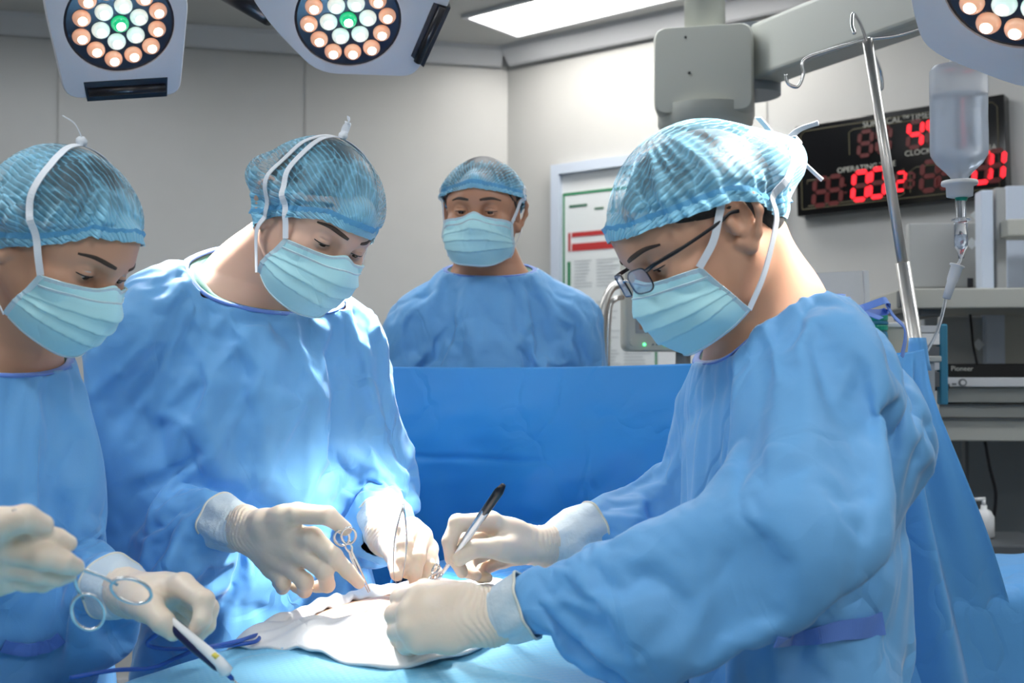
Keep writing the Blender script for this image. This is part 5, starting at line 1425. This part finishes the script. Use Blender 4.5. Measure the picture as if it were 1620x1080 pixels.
def board():
    tl = wall_pt(874, 262, .03); tr = wall_pt(1237, 205, .03); x = WD; y = A(0, 0, 1); n = WN; R = np.stack([x, y, n], 1)
    W = np.dot(tr-tl, x); z0 = 1.30; H = tl[2]-z0; c = tl+x*W/2-y*H/2
    e = empty('notice_board', tuple(c-n*.03), 'framed notice board holding posters behind the bent surgeon', 'notice board')
    MB().box(c-n*.02, (W, H, .018), R).build('backing', M['white'], e)
    for (u, v, w_, h_) in ((0, .5, .035, H), (0, -.5, .035, H)): pass
    m = MB(); fr = .042
    m.box(c+y*(H/2-fr/2), (W, fr, .03), R); m.box(c-y*(H/2-fr/2), (W, fr, .03), R); m.box(c-x*(W/2-fr/2), (fr, H-2*fr, .03), R); m.box(c+x*(W/2-fr/2), (fr, H-2*fr, .03), R); m.build('frame', M['board'], e)
    # poster
    a = wall_pt(891, 306, .0215); b = wall_pt(1000, 290, .0215); W2 = .46; H2 = a[2]-1.32; pc = a+x*W2/2-y*H2/2+A(0, 0, -.0)
    p = empty('poster', tuple(pc), 'white checklist poster with green border and red bars on the board', 'poster')
    MB().box(pc, (W2, H2, .002), R).build('sheet', M['paper'], p)
    Q = lambda u, v: a+x*u*W2-y*v*H2+n*.0022
    def bar(u0, v0, u1, v1, mt, nm):
        q = (Q(u0, v0)+Q(u1, v1))/2; return MB().box(q, (abs(u1-u0)*W2, abs(v1-v0)*H2, .0012), R).build(nm, mt, p)
    t_ = .012
    for r_ in ((0, 0, 1, t_*1.2), (0, 1-t_, 1, 1), (0, 0, t_*1.6, 1), (1-t_*1.6, 0, 1, 1)): bar(*r_, M['green'], 'green_border')
    bar(.10, .215, .60, .24, M['red'], 'red_bar'); bar(.10, .275, .60, .315, M['red'], 'red_bar'); bar(.06, .215, .085, .315, M['red'], 'red_bar')
    bar(.05, .37, .085, .50, M['green'], 'green_bar'); bar(.05, .575, .085, .74, M['green'], 'green_bar')
    m = MB()
    rng = np.random.RandomState(5)
    for v in np.arange(.37, .97, .017):
        for (u0, u1) in ((.13, .33), (.37, .63), (.66, .94)):
            if abs(v-.54) < .02 or rng.rand() < .12: continue
            u1_ = u0+(u1-u0)*rng.uniform(.6, 1); q = (Q(u0, v)+Q(u1_, v))/2; m.box(q, ((u1_-u0)*W2, .0028, .0008), R)
    o = tag(m.build('small_print', M['ptext'], p), kind='stuff')
    m = MB()
    for u, v, w_ in ((.40, .10, .10), (.62, .12, .2), (.62, .16, .14)): m.box(Q(u, v), (w_*W2, .009, .0008), R)
    m.build('heading', M['dgreen'], p)
    MB().box(Q(.17, .075), (.20*W2, .010, .0008), R).build('heading', M['dgreen'], p)
    # second sheet to the right
    a2 = wall_pt(1180, 240, .0215); q = a2+x*.035-y*.17
    s2 = empty('poster', tuple(q), 'pale sheet at the right end of the notice board', 'poster'); MB().box(q, (.11, .30, .002), R).build('sheet', M['paper'], s2)
    MB().box(q+x*.03-y*.03+n*.002, (.04, .06, .002), R).build('dark_picture', M['dgrey'], s2)
board()
# wall socket on the back wall
q_ = on_plane(556, 505, A(C0[0], C0[1], 0), nrm(A(.243, -.97, 0))); Rw = np.stack([A(.97, .243, 0), A(0, 0, 1), A(.243, -.97, 0)], 1)
e_ = empty('wall_socket', tuple(q_), 'grey socket box low on the back wall behind the pointing surgeon', 'wall socket')
MB().box(q_+A(.243, -.97, 0)*.02, (.085, .12, .035), Rw).build('box', M['beige'], e_, bevel=.004); MB().box(q_+A(.243, -.97, 0)*.04, (.05, .05, .008), Rw).build('cover', M['dgrey'], e_)
# ---------------------------------------------------------------- ceiling pendant
def pendant():
    k = 3.0; c = P(1112, 108, k); e = empty('pendant_arm', tuple(A(c[0], c[1], CEIL)), 'beige ceiling pendant with boxy joint and long horizontal arm', 'pendant')
    n = nrm(A(-.22, -.97, 0)); x = nrm(np.cross(A(0, 0, 1), -n)); x = -x if x[0] < 0 else x; R = np.stack([x, A(0, 0, 1), n], 1)
    corner = lambda px, py: on_plane(px, py, c, n)
    out = [corner(*q) for q in ((1030, 52), (1060, 38), (1168, 28), (1172, 160), (1110, 172), (1034, 178))]
    w = .262; h = .235
    m = MB(); pl = round_poly([A(-w/2, -h/2, 0), A(w/2, -h/2, 0), A(w/2, h/2, 0), A(-w/2, h/2, 0)], .035, 7)
    prof = [(.0, .955), (-.012, .99), (-.03, 1.0), (-.20, 1.0), (-.24, .93)]
    V = []; F = []; kk = len(pl)
    for off, sc in prof: V += [c+R @ (q*sc)+n*off for q in pl]
    for j in range(len(prof)-1):
        for i in range(kk): F.append((j*kk+i, j*kk+(i+1) % kk, (j+1)*kk+(i+1) % kk, (j+1)*kk+i))
    F += [tuple(range(kk)), tuple(range((len(prof)-1)*kk, len(prof)*kk))]
    m.add(V, F); hs = m.build('joint_housing', M['beige'], e, auto=50)
    # lower drum
    b = c-A(0, 0, h/2)-n*.10
    m = MB(); m.lathe([(.128, .03), (.128, -.012), (.118, -.03), (.09, -.042), (.0005, -.043)], b, n=44); m.build('lower_drum', M['beige'], e, auto=50)
    m = MB(); cc = c-n*.10+A(0, 0, h/2); m.lathe([(.055, -.02), (.055, CEIL-cc[2])], cc, n=36); m.build('column', M['beige'], e, smooth=True); m = MB(); m.lathe([(.11, -.06), (.11, -.002)], A(cc[0], cc[1], CEIL), n=36); m.build('ceiling_plate', M['trim'], e, auto=40)
    MB().tube([c-x*.045+A(0, 0, .085)+n*-.002, c-x*.045+A(0, 0, .085)+n*.002], .0035, n=10).build('screw', M['black'], e); MB().tube([c-x*.035+A(0, 0, -.01)+n*-.002, c-x*.035+A(0, 0, -.01)+n*.002], .0035, n=10).build('screw', M['black'], e)
    # horizontal arm to the right, coming nearer
    a = P(1185, 95, 3.12); bb = P(1640, -28, 2.35); bb[2] = a[2]+.0
    bb = on_plane(1640, 0, A(0, 2.3, 0), A(0, 1, 0)); bb[2] = a[2]; d = nrm(bb-a); u = A(0, 0, 1); v = np.cross(d, u)
    L_ = np.linalg.norm(bb-a)
    MB().box((a+bb)/2, (L_, .10, .150), np.stack([d, v, u], 1)).build('arm', M['beige'], e, bevel=.012, seg=3)
    MB().tube([a-u*.10, a+u*.08], .085, n=32).build('arm_hub', M['dgrey2'], e, auto=40)
M['dgrey2'] = simple('slate_grey', (.16, .18, .20), rough=.45)
pendant()
# small round lamp fragment at the top edge beside the pendant
# ---------------------------------------------------------------- patient monitor behind the screen
def monitor():
    R = np.stack([nrm(A(1, .10, 0)), A(0, 0, 1), nrm(A(.10, -1, 0))], 1); c = P(1088, 476, 2.95); n = R[:, 2]; x = R[:, 0]
    e = empty('patient_monitor', tuple(c-A(0, 0, .15)), 'beige patient monitor with green lamps behind the screen drape', 'monitor')
    m = MB(); w, h = .335, .262; pl = round_poly([A(-w/2, -h/2, 0), A(w/2, -h/2, 0), A(w/2, h/2, 0), A(-w/2, h/2, 0)], .022, 5); kk = len(pl); V = []; F = []
    prof = [(0, .97), (-.006, 1), (-.05, 1), (-.09, .9)]
    for off, sc in prof: V += [c+R @ (q*sc)+n*off for q in pl]
    for j in range(len(prof)-1):
        for i in range(kk): F.append((j*kk+i, j*kk+(i+1) % kk, (j+1)*kk+(i+1) % kk, (j+1)*kk+i))
    F += [tuple(range(kk)), tuple(range((len(prof)-1)*kk, len(prof)*kk))]; m.add(V, F); m.build('case', M['cream'], e, auto=45)
    MB().box(c+A(0, 0, .018), (.255, .185, .004), R).build('screen', M['screen'], e)
    MB().box(c+A(0, 0, .018)+n*.0005, (.275, .205, .003), R).build('screen_bezel', M['grey'], e)
    for px in (-.115, -.06): MB().tube([c+x*px-A(0, 0, .113)+n*-.001, c+x*px-A(0, 0, .113)+n*.004], .0035, n=12).build('status_lamp', M['green_led'], e)
    for px in (-.092, -.082): MB().tube([c+x*px-A(0, 0, .113)+n*-.001, c+x*px-A(0, 0, .113)+n*.003], .002, n=10).build('button', M['dgrey'], e)
    MB().tube([c-x*.145-A(0, 0, .108)+n*-.001, c-x*.145-A(0, 0, .108)+n*.006], .009, n=20).build('knob', M['cream'], e)
    p0 = c-A(0, 0, .13)-n*.05
    m = MB(); m.tube([p0, A(p0[0], p0[1], .05)], .02); m.tube([A(p0[0]-.2, p0[1], .03), A(p0[0]+.2, p0[1], .03)], .02); m.tube([A(p0[0], p0[1]-.2, .03), A(p0[0], p0[1]+.2, .03)], .02); m.build('stand', M['grey'], e, smooth=True)
    h0 = bez([P(985, 448, 2.9), P(968, 455, 2.88), P(958, 475, 2.86), P(953, 500, 2.85), P(950, 560, 2.85), P(950, 640, 2.85)], 20)
    e2 = empty('gas_hose', tuple(h0[-1]), 'curved steel breathing pipe beside the patient monitor', 'hose')
    MB().tube(h0, .011, n=14).build('pipe', M['steel_dull'], e2, smooth=True); MB().tube(bez([P(985, 470, 2.9), P(972, 474, 2.88), P(964, 490, 2.87), P(961, 560, 2.86), P(961, 640, 2.86)], 20), .007, n=12).build('pipe', M['steel'], e2, smooth=True)
M['cream'] = simple('cream_plastic', (.62, .60, .52), rough=.45); M['screen'] = simple('monitor_screen', (.25, .12, .06), rough=.2, emit=(.5, .22, .10), es=.25); M['green_led'] = simple('green_lamp', (0, .5, .1), emit=(.1, 1, .3), es=3)
monitor()
# ---------------------------------------------------------------- anaesthesia screen of clear acrylic, bottles and white box behind the shoulder
def acrylic():
    a, b, c, d = P(1285, 432, 2.5), P(1366, 428, 2.5), P(1372, 540, 2.5), P(1285, 540, 2.5)
    e = empty('acrylic_panel', tuple(d), 'clear acrylic panel with bright edge behind the bent surgeon', 'panel'); n = A(0, 1, 0)
    MB().add([a, b, c, d, a+n*.004, b+n*.004, c+n*.004, d+n*.004], [(0, 1, 2, 3), (4, 5, 6, 7), (0, 1, 5, 4), (1, 2, 6, 5), (2, 3, 7, 6), (3, 0, 4, 7)]).build('sheet', M['clear_plastic'], e)
    MB().box((b+c)/2+A(.004, 0, 0), (.011, .010, np.linalg.norm(b-c)), np.stack([A(1, 0, 0), A(0, 1, 0), nrm(b-c)], 1)).build('edge_strip', M['white_plastic'], e)
acrylic()
# ---------------------------------------------------------------- equipment rack at the right
RX = nrm(A(1, -.10, 0)); RYn = nrm(A(-.10, -1, 0)); RR = np.stack([RX, RYn, A(0, 0, 1)], 1)
def slab(name, px0, px1, py0, py1, d, depth, mat, par, bevel=.004, back=True):
    a = P(px0, py0, d); b = P(px1, py1, d); w = abs(b[0]-a[0]); h = abs(a[2]-b[2]); c = (a+b)/2; c = c-RYn*depth/2
    return MB().box(c, (w, depth, h), RR).build(name, mat, par, bevel=bevel)
def rack():
    c = P(1600, 700, 3.2); e = empty('equipment_tower', (c[0], c[1], 0), 'grey equipment tower with shelf, drawers and vertical panels at the right edge', 'equipment tower')
    slab('shelf', 1432, 1760, 455, 487, 3.05, .42, M['cream2'], e); slab('shelf_clamp', 1424, 1442, 458, 486, 3.03, .04, M['dgrey'], e)
    slab('shelf_bracket', 1455, 1490, 487, 500, 3.1, .30, M['dgrey'], e); slab('back_panel', 1440, 1555, 352, 455, 3.46, .04, M['grey'], e); 
    slab('post', 1553, 1572, 300, 462, 3.28, .06, M['board'], e); slab('post', 1576, 1592, 296, 462, 3.30, .06, M['grey'], e); slab('light_panel', 1596, 1760, 292, 455, 3.42, .03, M['board'], e)
    slab('panel_cap', 1597, 1760, 345, 372, 3.22, .12, M['cream2'], e); slab('lower_panel', 1490, 1560, 500, 590, 3.46, .04, M['grey'], e); slab('post', 1560, 1590, 490, 590, 3.42, .05, M['board'], e); slab('lower_panel', 1592, 1760, 495, 590, 3.42, .04, M['cream2'], e)
    slab('work_top', 1478, 1800, 613, 637, 3.0, .50, M['cream2'], e, .004)
    for y0, y1 in ((639, 661), (663, 698)):
        o = slab('drawer', 1484, 1800, y0, y1, 3.01, .46, M['cream2'], e, .003)
    for y0, y1, h_ in ((640, 642, 0), (662, 664, 0)): slab('drawer_gap', 1484, 1800, y0, y1, 3.0, .02, M['dgrey'], e, .0)
    for px in (1530, 1790): slab('side_panel', px-2 if px > 1600 else px, px+30 if px > 1600 else px+6, 698, 1200, 3.35, .04, M['dgrey'], e)
    a = P(1560, 455, 3.3)
    slab('tower_spine', 1470, 1760, 400, 1260, 3.55, .05, M['dgrey2'], e)
    for px, py in ((1537, 385), (1545, 340), (1548, 545)):
        q = P(px, py, 3.40); u = .018; MB().prism([(0, u), (u, 0), (0, -u), (-u, 0)], .002, q, np.stack([RX, A(0, 0, 1), RYn], 1)).build('diamond_label', M['paper'], e)
    MB().tube([P(1535, 440, 3.1), P(1535, 455, 3.1)], .008).build('knob', M['black'], e)
    # device on the worktop
    d = empty('recorder', tuple(P(1580, 612, 2.98)), 'slim black and silver recorder standing on the tower worktop', 'recorder')
    slab('lid', 1503, 1790, 575, 597, 2.97, .30, M['black_gloss'], d, .002); slab('front', 1503, 1790, 597, 612, 2.968, .28, M['silver'], d, .002)
    q = P(1522, 605, 2.962); MB().tube([q, q+RYn*.008], .010, n=20).build('knob', M['dgrey'], d); MB().tube([q, q+RYn*.010], .006, n=20).build('knob_cap', M['silver'], d)
    RT = np.stack([RX, A(0, 0, 1), RYn], 1)
    text('Pioneer', P(1522, 583, 2.966), RT, .018, M['print'], d); slab('button', 1507, 1513, 606, 609, 2.966, .006, M['dgrey'], d, 0)
    slab('plinth', 1482, 1502, 607, 612, 2.99, .2, M['black'], e, 0)
    cb = empty('black_cable', tuple(P(1536, 575, 3.3)), 'black cable hanging from the shelf down to the recorder', 'cable'); MB().tube(bez([P(1534, 487, 3.38), P(1537, 520, 3.36), P(1540, 550, 3.33), P(1546, 578, 3.3)], 20), .004).build('wire', M['black'], cb, smooth=True)
    cb = empty('black_cable', tuple(P(1571, 850, 3.3)), 'black cable hanging below the drawers', 'cable'); MB().tube(bez([P(1558, 698, 3.3), P(1566, 740, 3.3), P(1575, 780, 3.3), P(1572, 830, 3.3), P(1573, 900, 3.3), P(1560, 1000, 3.3)], 30), .005).build('wire', M['black'], cb, smooth=True)
    # soap bottle on a small stool
    q = P(1557, 850, 3.0); s = empty('soap_bottle', tuple(q), 'white pump bottle standing below the tower drawers', 'bottle')
    MB().lathe([(.020, 0), (.026, .004), (.026, .055), (.018, .07), (.008, .075), (.008, .085)], q, n=24).build('bottle_body', M['white_plastic'], s, smooth=True)
    MB().tube([q+A(0, 0, .085), q+A(0, 0, .10)], .005).tube([q+A(.004, 0, .102), q+A(-.026, 0, .100)], .0045).build('pump', M['white_plastic'], s, smooth=True)
    st = empty('step_stool', (q[0], q[1], 0), 'dark stool under the pump bottle', 'stool'); MB().box(q-A(0, 0, .016), (.30, .25, .03)).build('seat', M['dgrey'], st, bevel=.005)
    for sx in (-1, 1):
        for sy in (-1, 1): MB().tube([q+A(sx*.13, sy*.10, -.03), A(q[0]+sx*.14, q[1]+sy*.11, .0)], .012).build('leg', M['dgrey'], st, smooth=True)
M['cream2'] = simple('light_grey_laminate', (.44, .44, .40), rough=.5); M['silver'] = simple('silver_plastic', (.55, .56, .58), rough=.35)
rack()
def bins():
    b = empty('supply_rack', tuple(P(1478, 620, 2.6)), 'small rack of supply bins with blue post behind the pole', 'rack')
    for (y0, y1, mt) in ((515, 526, 'silver'), (527, 545, 'white_plastic'), (548, 565, 'dgrey'), (567, 572, 'red'), (573, 585, 'silver'), (588, 612, 'dgrey')):
        slab('bin', 1455, 1486, y0, y1, 2.62, .18, M[mt], b, .001)
    slab('post', 1487, 1500, 512, 640, 2.64, .03, M['blue_post'], b)
    slab('tray', 1440, 1500, 612, 618, 2.7, .24, M['black'], b, .001); q = P(1475, 618, 2.7)
    MB().tube([q, A(q[0], q[1], .02)], .015).tube([A(q[0]-.15, q[1], .02), A(q[0]+.15, q[1], .02)], .015).build('stand', M['grey'], b, smooth=True)
    w = empty('white_canister', tuple(P(1422, 560, 2.45)), 'white box standing behind the shoulder by the pole', 'box'); slab('box_body', 1400, 1441, 516, 562, 2.45, .08, M['cream'], w, .006); slab('box_lid', 1398, 1443, 510, 517, 2.44, .10, M['white_plastic'], w, .002)
    t = empty('absorber_canister', tuple(P(1384, 580, 2.4)), 'green and teal canister behind the shoulder beside the white box', 'canister')
    for y0, y1, mt in ((492, 498, 'white_plastic'), (498, 508, 'teal'), (508, 514, 'blue_post'), (514, 524, 'teal'), (524, 560, 'blue_post')):
        q0 = P(1380, y1, 2.4); hh = (y1-y0)*2.4/1800; MB().lathe([(.030, 0), (.032, hh*.2), (.032, hh*.8), (.030, hh)], q0, n=24).build('band', M[mt], t, smooth=False)
    q = P(1410, 565, 2.45); z_ = P(1400, 562, 2.45)[2]; st = empty('supply_cabinet', (q[0], q[1], 0), 'narrow grey cabinet behind the screen drape carrying box and canister', 'cabinet')
    MB().box(A(q[0], q[1]+.03, (z_-.012)/2), (.16, .14, z_-.014)).build('cabinet_body', M['grey'], st, bevel=.004); MB().box(A(q[0], q[1]+.03, z_-.008), (.18, .16, .012)).build('top', M['cream2'], st, bevel=.002)
M['blue_post'] = simple('blue_paint', (.03, .20, .32), rough=.5)
bins()
# ---------------------------------------------------------------- instruments, glasses, belts
def ring(m, c, u, v, ru, rv, r, n=40):
    pts = [c+u*math.cos(a)*ru+v*math.sin(a)*rv for a in np.linspace(0, 2*math.pi, n, endpoint=False)]
    m.tube(pts+[pts[0], pts[1]], r, n=8, cap=False)
def ringed(name, label, cat, tip, joint, r1, r2, rad=.014, th=.0021, mat=None):
    """ring-handled clamp: two jaws, two shanks, two finger rings"""
    e = empty(name, tuple(joint), label, cat); d = nrm(joint-tip); sd = nrm((r1-r2)-np.dot(r1-r2, d)*d)
    for s_, rr in ((1, r1), (-1, r2)):
        m = MB(); ax = nrm(rr-joint); c = rr+ax*rad*.9; w = nrm(np.cross(ax, np.cross(d, sd)))
        m.tube([tip+sd*s_*.0012, lerp(tip, joint, .55)+sd*s_*.0022, joint+sd*s_*.0015, joint-sd*0+ax*.01, lerp(joint, rr, .6)+sd*s_*.002, rr], [.0010, .0022, .0034, .0028, th, th], n=10, flat=.7)
        ring(m, c, ax, w, rad*1.25, rad*.9, .0018); m.build('handle_half', mat or M['steel'], e, smooth=True)
    nn = nrm(np.cross(d, sd)); MB().tube([joint-nn*.003, joint+nn*.003], .003, n=14).build('pivot_screw', M['steel'], e)
    return e
ringed('needle_clamp', 'ring-handled steel clamp held by the assistant at the left edge', 'clamp', P(22, 806, 1.045), P(112, 893, 1.115), P(132, 948, 1.13), P(186, 925, 1.135), rad=.0165)
ringed('needle_holder', 'slim ring-handled needle holder hanging from the pointing surgeon\'s thumb', 'needle holder', P(584, 936, 1.60), P(557, 880, 1.585), P(545, 858, 1.57), P(553, 856, 1.572), rad=.011, th=.0019)
def forceps(name, label, top, tip, open_=.012, w=.0045, dark=None, wide=A(1, 0, 0), grip=.35, mat=None):
    e = empty(name, tuple(tip), label, 'forceps'); d = nrm(tip-top); L_ = np.linalg.norm(tip-top); sd = nrm(wide-np.dot(wide, d)*d); mat = mat or M['steel']
    for s_ in (-1, 1):
        pts = [top+d*L_*t+sd*s_*open_*(math.sin(math.pi*min(1, t*1.0))*.6+(.4*math.sin(math.pi*t*.5) if t < 1 else 0))*(1 if t < .98 else .4) for t in np.linspace(0, 1, 16)]
        rs = [np.interp(t, [0, .12, .45, .75, 1], [w*.7, w, w*1.05, w*.55, w*.2]) for t in np.linspace(0, 1, 16)]
        m = MB(); m.tube(pts, rs, n=10, flat=.35, up=sd); m.build('arm', mat, e, smooth=True)
    m = MB(); m.tube([top-d*.002, top+d*L_*.05, top+d*L_*.10], [w*.6, w*1.0, w*1.0], n=12, flat=.6, up=sd); m.build('joined_end', dark or mat, e, smooth=True)
    if dark:
        m = MB(); m.tube([top-d*.003, top+d*.01, top+d*L_*.30, top+d*L_*.33], [w*.7, w*1.35, w*1.30, w*.9], n=14, flat=.75, up=sd); m.build('dark_grip', dark, e, smooth=True)
    return e
forceps('forceps', 'long dark-ended dissecting forceps held like a pen by the surgeon with glasses', P(795, 769, 1.50), P(686, 926, 1.60), open_=.005, w=.0048, dark=M['black'], wide=A(0, 1, .2))
forceps('forceps', 'bright narrow thumb forceps held upright by the pointing surgeon', P(638, 798, 1.62), P(629, 925, 1.60), open_=.010, w=.0036, wide=A(1, 0, 0))
ringed('retractor', 'small steel clamp lying at the wound under the raised hands', 'clamp', P(655, 928, 1.60), P(676, 921, 1.60), P(690, 913, 1.59), P(686, 905, 1.60), rad=.006, th=.0014)
# cautery pencil
def pencil():
    a = P(276, 990, 1.27); b = P(346, 1052, 1.25); c = P(372, 1078, 1.245); d = nrm(b-a); e = empty('cautery_pencil', tuple(b), 'dark blue and white cautery pencil held over the drape', 'cautery pencil')
    up = nrm(A(.3, -.3, 1)); up = nrm(up-np.dot(up, d)*d)
    m = MB(); m.tube([a-d*.012, a, lerp(a, b, .5), b, b+d*.008], [.004, .0085, .0095, .008, .005], n=16, flat=.8, up=up); m.build('grip', M['navy'], e, smooth=True)
    sd = np.cross(d, up); o = up*.0055+sd*.002
    m = MB(); m.tube([a+o-d*.01, lerp(a, b, .5)+o, b+o, b+d*.012, lerp(b, c, .5)], [.0035, .0055, .0065, .0080, .0045], n=14); m.build('white_shell', M['white_plastic'], e, smooth=True)
    m = MB(); m.tube([lerp(a, b, .86)+o*1.9, lerp(a, b, .95)+o*1.9], .0042, n=10, flat=.5); m.build('yellow_button', M['yellow'], e, smooth=True)
    m = MB(); m.tube([lerp(b, c, .35), lerp(b, c, .85)], [.0032, .0024]); m.build('blue_nose', M['cable_blue'], e, smooth=True)
    m = MB(); m.tube([lerp(b, c, .8), c+d*.010], [.0012, .0007]); m.build('electrode', M['steel'], e, smooth=True)
    tz = lambda px, py: on_plane(px, py, A(0, 0, 1.0), A(0, 0, 1))
    cb = empty('blue_cable', tuple(P(300, 1020, 1.3)), 'dark blue cautery cable looping over the drape', 'cable')
    pts = [a, P(252, 1000, 1.30), P(233, 1018, 1.33), P(262, 1026, 1.345), P(320, 1024, 1.38), P(375, 1014, 1.44), P(408, 1004, 1.50), P(405, 1014, 1.475), P(370, 1020, 1.44), P(315, 1026, 1.36), P(280, 1040, 1.34), P(240, 1056, 1.33), P(180, 1060, 1.32), P(110, 1072, 1.30)]
    MB().tube(bez(pts, 110), .0026, n=10).build('wire', M['cable_blue'], cb, smooth=True)
M['navy'] = simple('navy_plastic', (.01, .012, .06), rough=.3); M['yellow'] = simple('yellow_plastic', (.75, .65, .10), rough=.4); M['cable_blue'] = simple('cable_blue', (.01, .07, .35), rough=.4)
pencil()
# eyeglasses of the surgeon on the right
def glasses():
    if 's3' not in ENT: return
    o, R, s = PEOPLE['s3']['head']; T = lambda x, y, z: to_world(o, R, s, A(x, y, z))
    e = empty('eyeglasses', tuple(T(0, .11, -.01)), 'dark framed eyeglasses worn low by the surgeon on the right', 'eyeglasses')
    for q in (-1, 1):
        cx = q*.034; tilt = .16
        pts = [T(cx+.0255*math.copysign(abs(math.cos(a))**.5, math.cos(a)), .118-abs(cx+.0255*math.cos(a)-.0)*.16-.12*(.012*math.sin(a)), -.003+.0150*math.copysign(abs(math.sin(a))**.55, math.sin(a))) for a in np.linspace(0, 2*math.pi, 40, endpoint=False)]
        m = MB(); m.tube(pts+[pts[0], pts[1]], .0011, n=8, cap=False); m.build('rim', M['black'], e, smooth=True)
        c = sum(pts)/len(pts); f_ = R[:, 1]
        V = pts+[c]+[p+f_*.0012 for p in pts]+[c+f_*.002]; n = 40
        F = [(i, (i+1) % n, n) for i in range(n)]+[(n+1+(i+1) % n, n+1+i, 2*n+1) for i in range(n)]+[(i, n+1+i, n+1+(i+1) % n, (i+1) % n) for i in range(n)]
        MB().add(V, F).build('lens', M['lens'], e, smooth=True)
        MB().tube(bez([T(q*.059, .108, .006), T(q*.072, .098, .008), T(q*.080, .06, .006), T(q*.084, .01, .006), T(q*.084, -.008, .008), T(q*.083, -.020, .004)], 20), [.0028]*8+[.0024]*13, n=10, flat=.55, up=R[:, 0]).build('temple_arm', M['black'], e, smooth=True)
    MB().tube(bez([T(-.0095, .117, .002), T(0, .119, .005), T(.0095, .117, .002)], 10), .0012).build('bridge', M['steel'], e, smooth=True)
    for q in (-1, 1): MB().lathe([(.0004, -.002), (.003, -.001), (.003, .001), (.0004, .002)], T(q*.010, .110, -.012), R, n=12).build('nose_pad', M['clear_plastic'], e, smooth=True)
glasses()
# belts and back ties
def wrap_strip(k, pts, w, name='belt', lift=.006):
    """ribbon laid on the gown of person k through photo points, hugging its surface"""
    if k not in ENT: return
    V, F = PEOPLE[k]['gm']; tr = BVHTree.FromPolygons(V.tolist(), F.tolist()); cam_ = Vector((0, 0, CAMZ)); out = []; nn = []
    for (px, py) in bez([A(*p) for p in pts], 60):
        d = (Vector(P(px, py, 1.0))-cam_).normalized(); h = tr.ray_cast(cam_, d)
        if h[0] is None: continue
        out.append(np.array(h[0])); n_ = np.array(h[1]); nn.append(n_ if np.dot(n_, np.array(d)) < 0 else -n_)
    if len(out) < 4: return
    out = np.array(out); nn = np.array(nn)
    for _ in range(3): out[1:-1] = (out[:-2]+out[1:-1]+out[2:])/3; nn[1:-1] = (nn[:-2]+nn[1:-1]+nn[2:])/3
    n = len(nn)
    return strip(name, list(out), w, None, M['gown_dark'], ENT[k], lift=lift, prev=True, normals=lambda t: nn[min(n-1, int(t*(n-1)+.5))])
wrap_strip('s3', [(1222, 1010), (1270, 1006), (1320, 999), (1395, 984)], [.014, .018, .022, .028])
wrap_strip('s1', [(2, 1018), (40, 1026), (75, 1020), (98, 1005)], .016)
def bow():
    if 's3' not in ENT: return
    k = P(1359, 489, 1.450); par = ENT['s3']; ctr = P(1250, 600, 1.55)
    V, F = PEOPLE['s3']['gm']
    for pts, w in (([k, P(1379, 482, 1.450), P(1399, 475, 1.450), P(1406, 478, 1.460), P(1402, 492, 1.470), P(1380, 494, 1.460), k], .010),
                   ([k, P(1376, 497, 1.440), P(1394, 504, 1.430)], .012),
                   ([P(1402, 480, 1.460), P(1414, 500, 1.460), P(1430, 517, 1.465), P(1432, 537, 1.465), P(1427, 564, 1.460)], .009),
                   ([k, P(1346, 480, 1.450), P(1339, 470, 1.455)], .012)):
        strip('back_tie', pts, w, ctr, M['gown_dark'], par, lift=0)
    m = MB(); m.lathe([(.0005, -.006), (.006, -.003), (.006, .003), (.0005, .006)], k, n=12); m.build('back_tie_knot', M['gown_dark'], par, smooth=True)
bow()
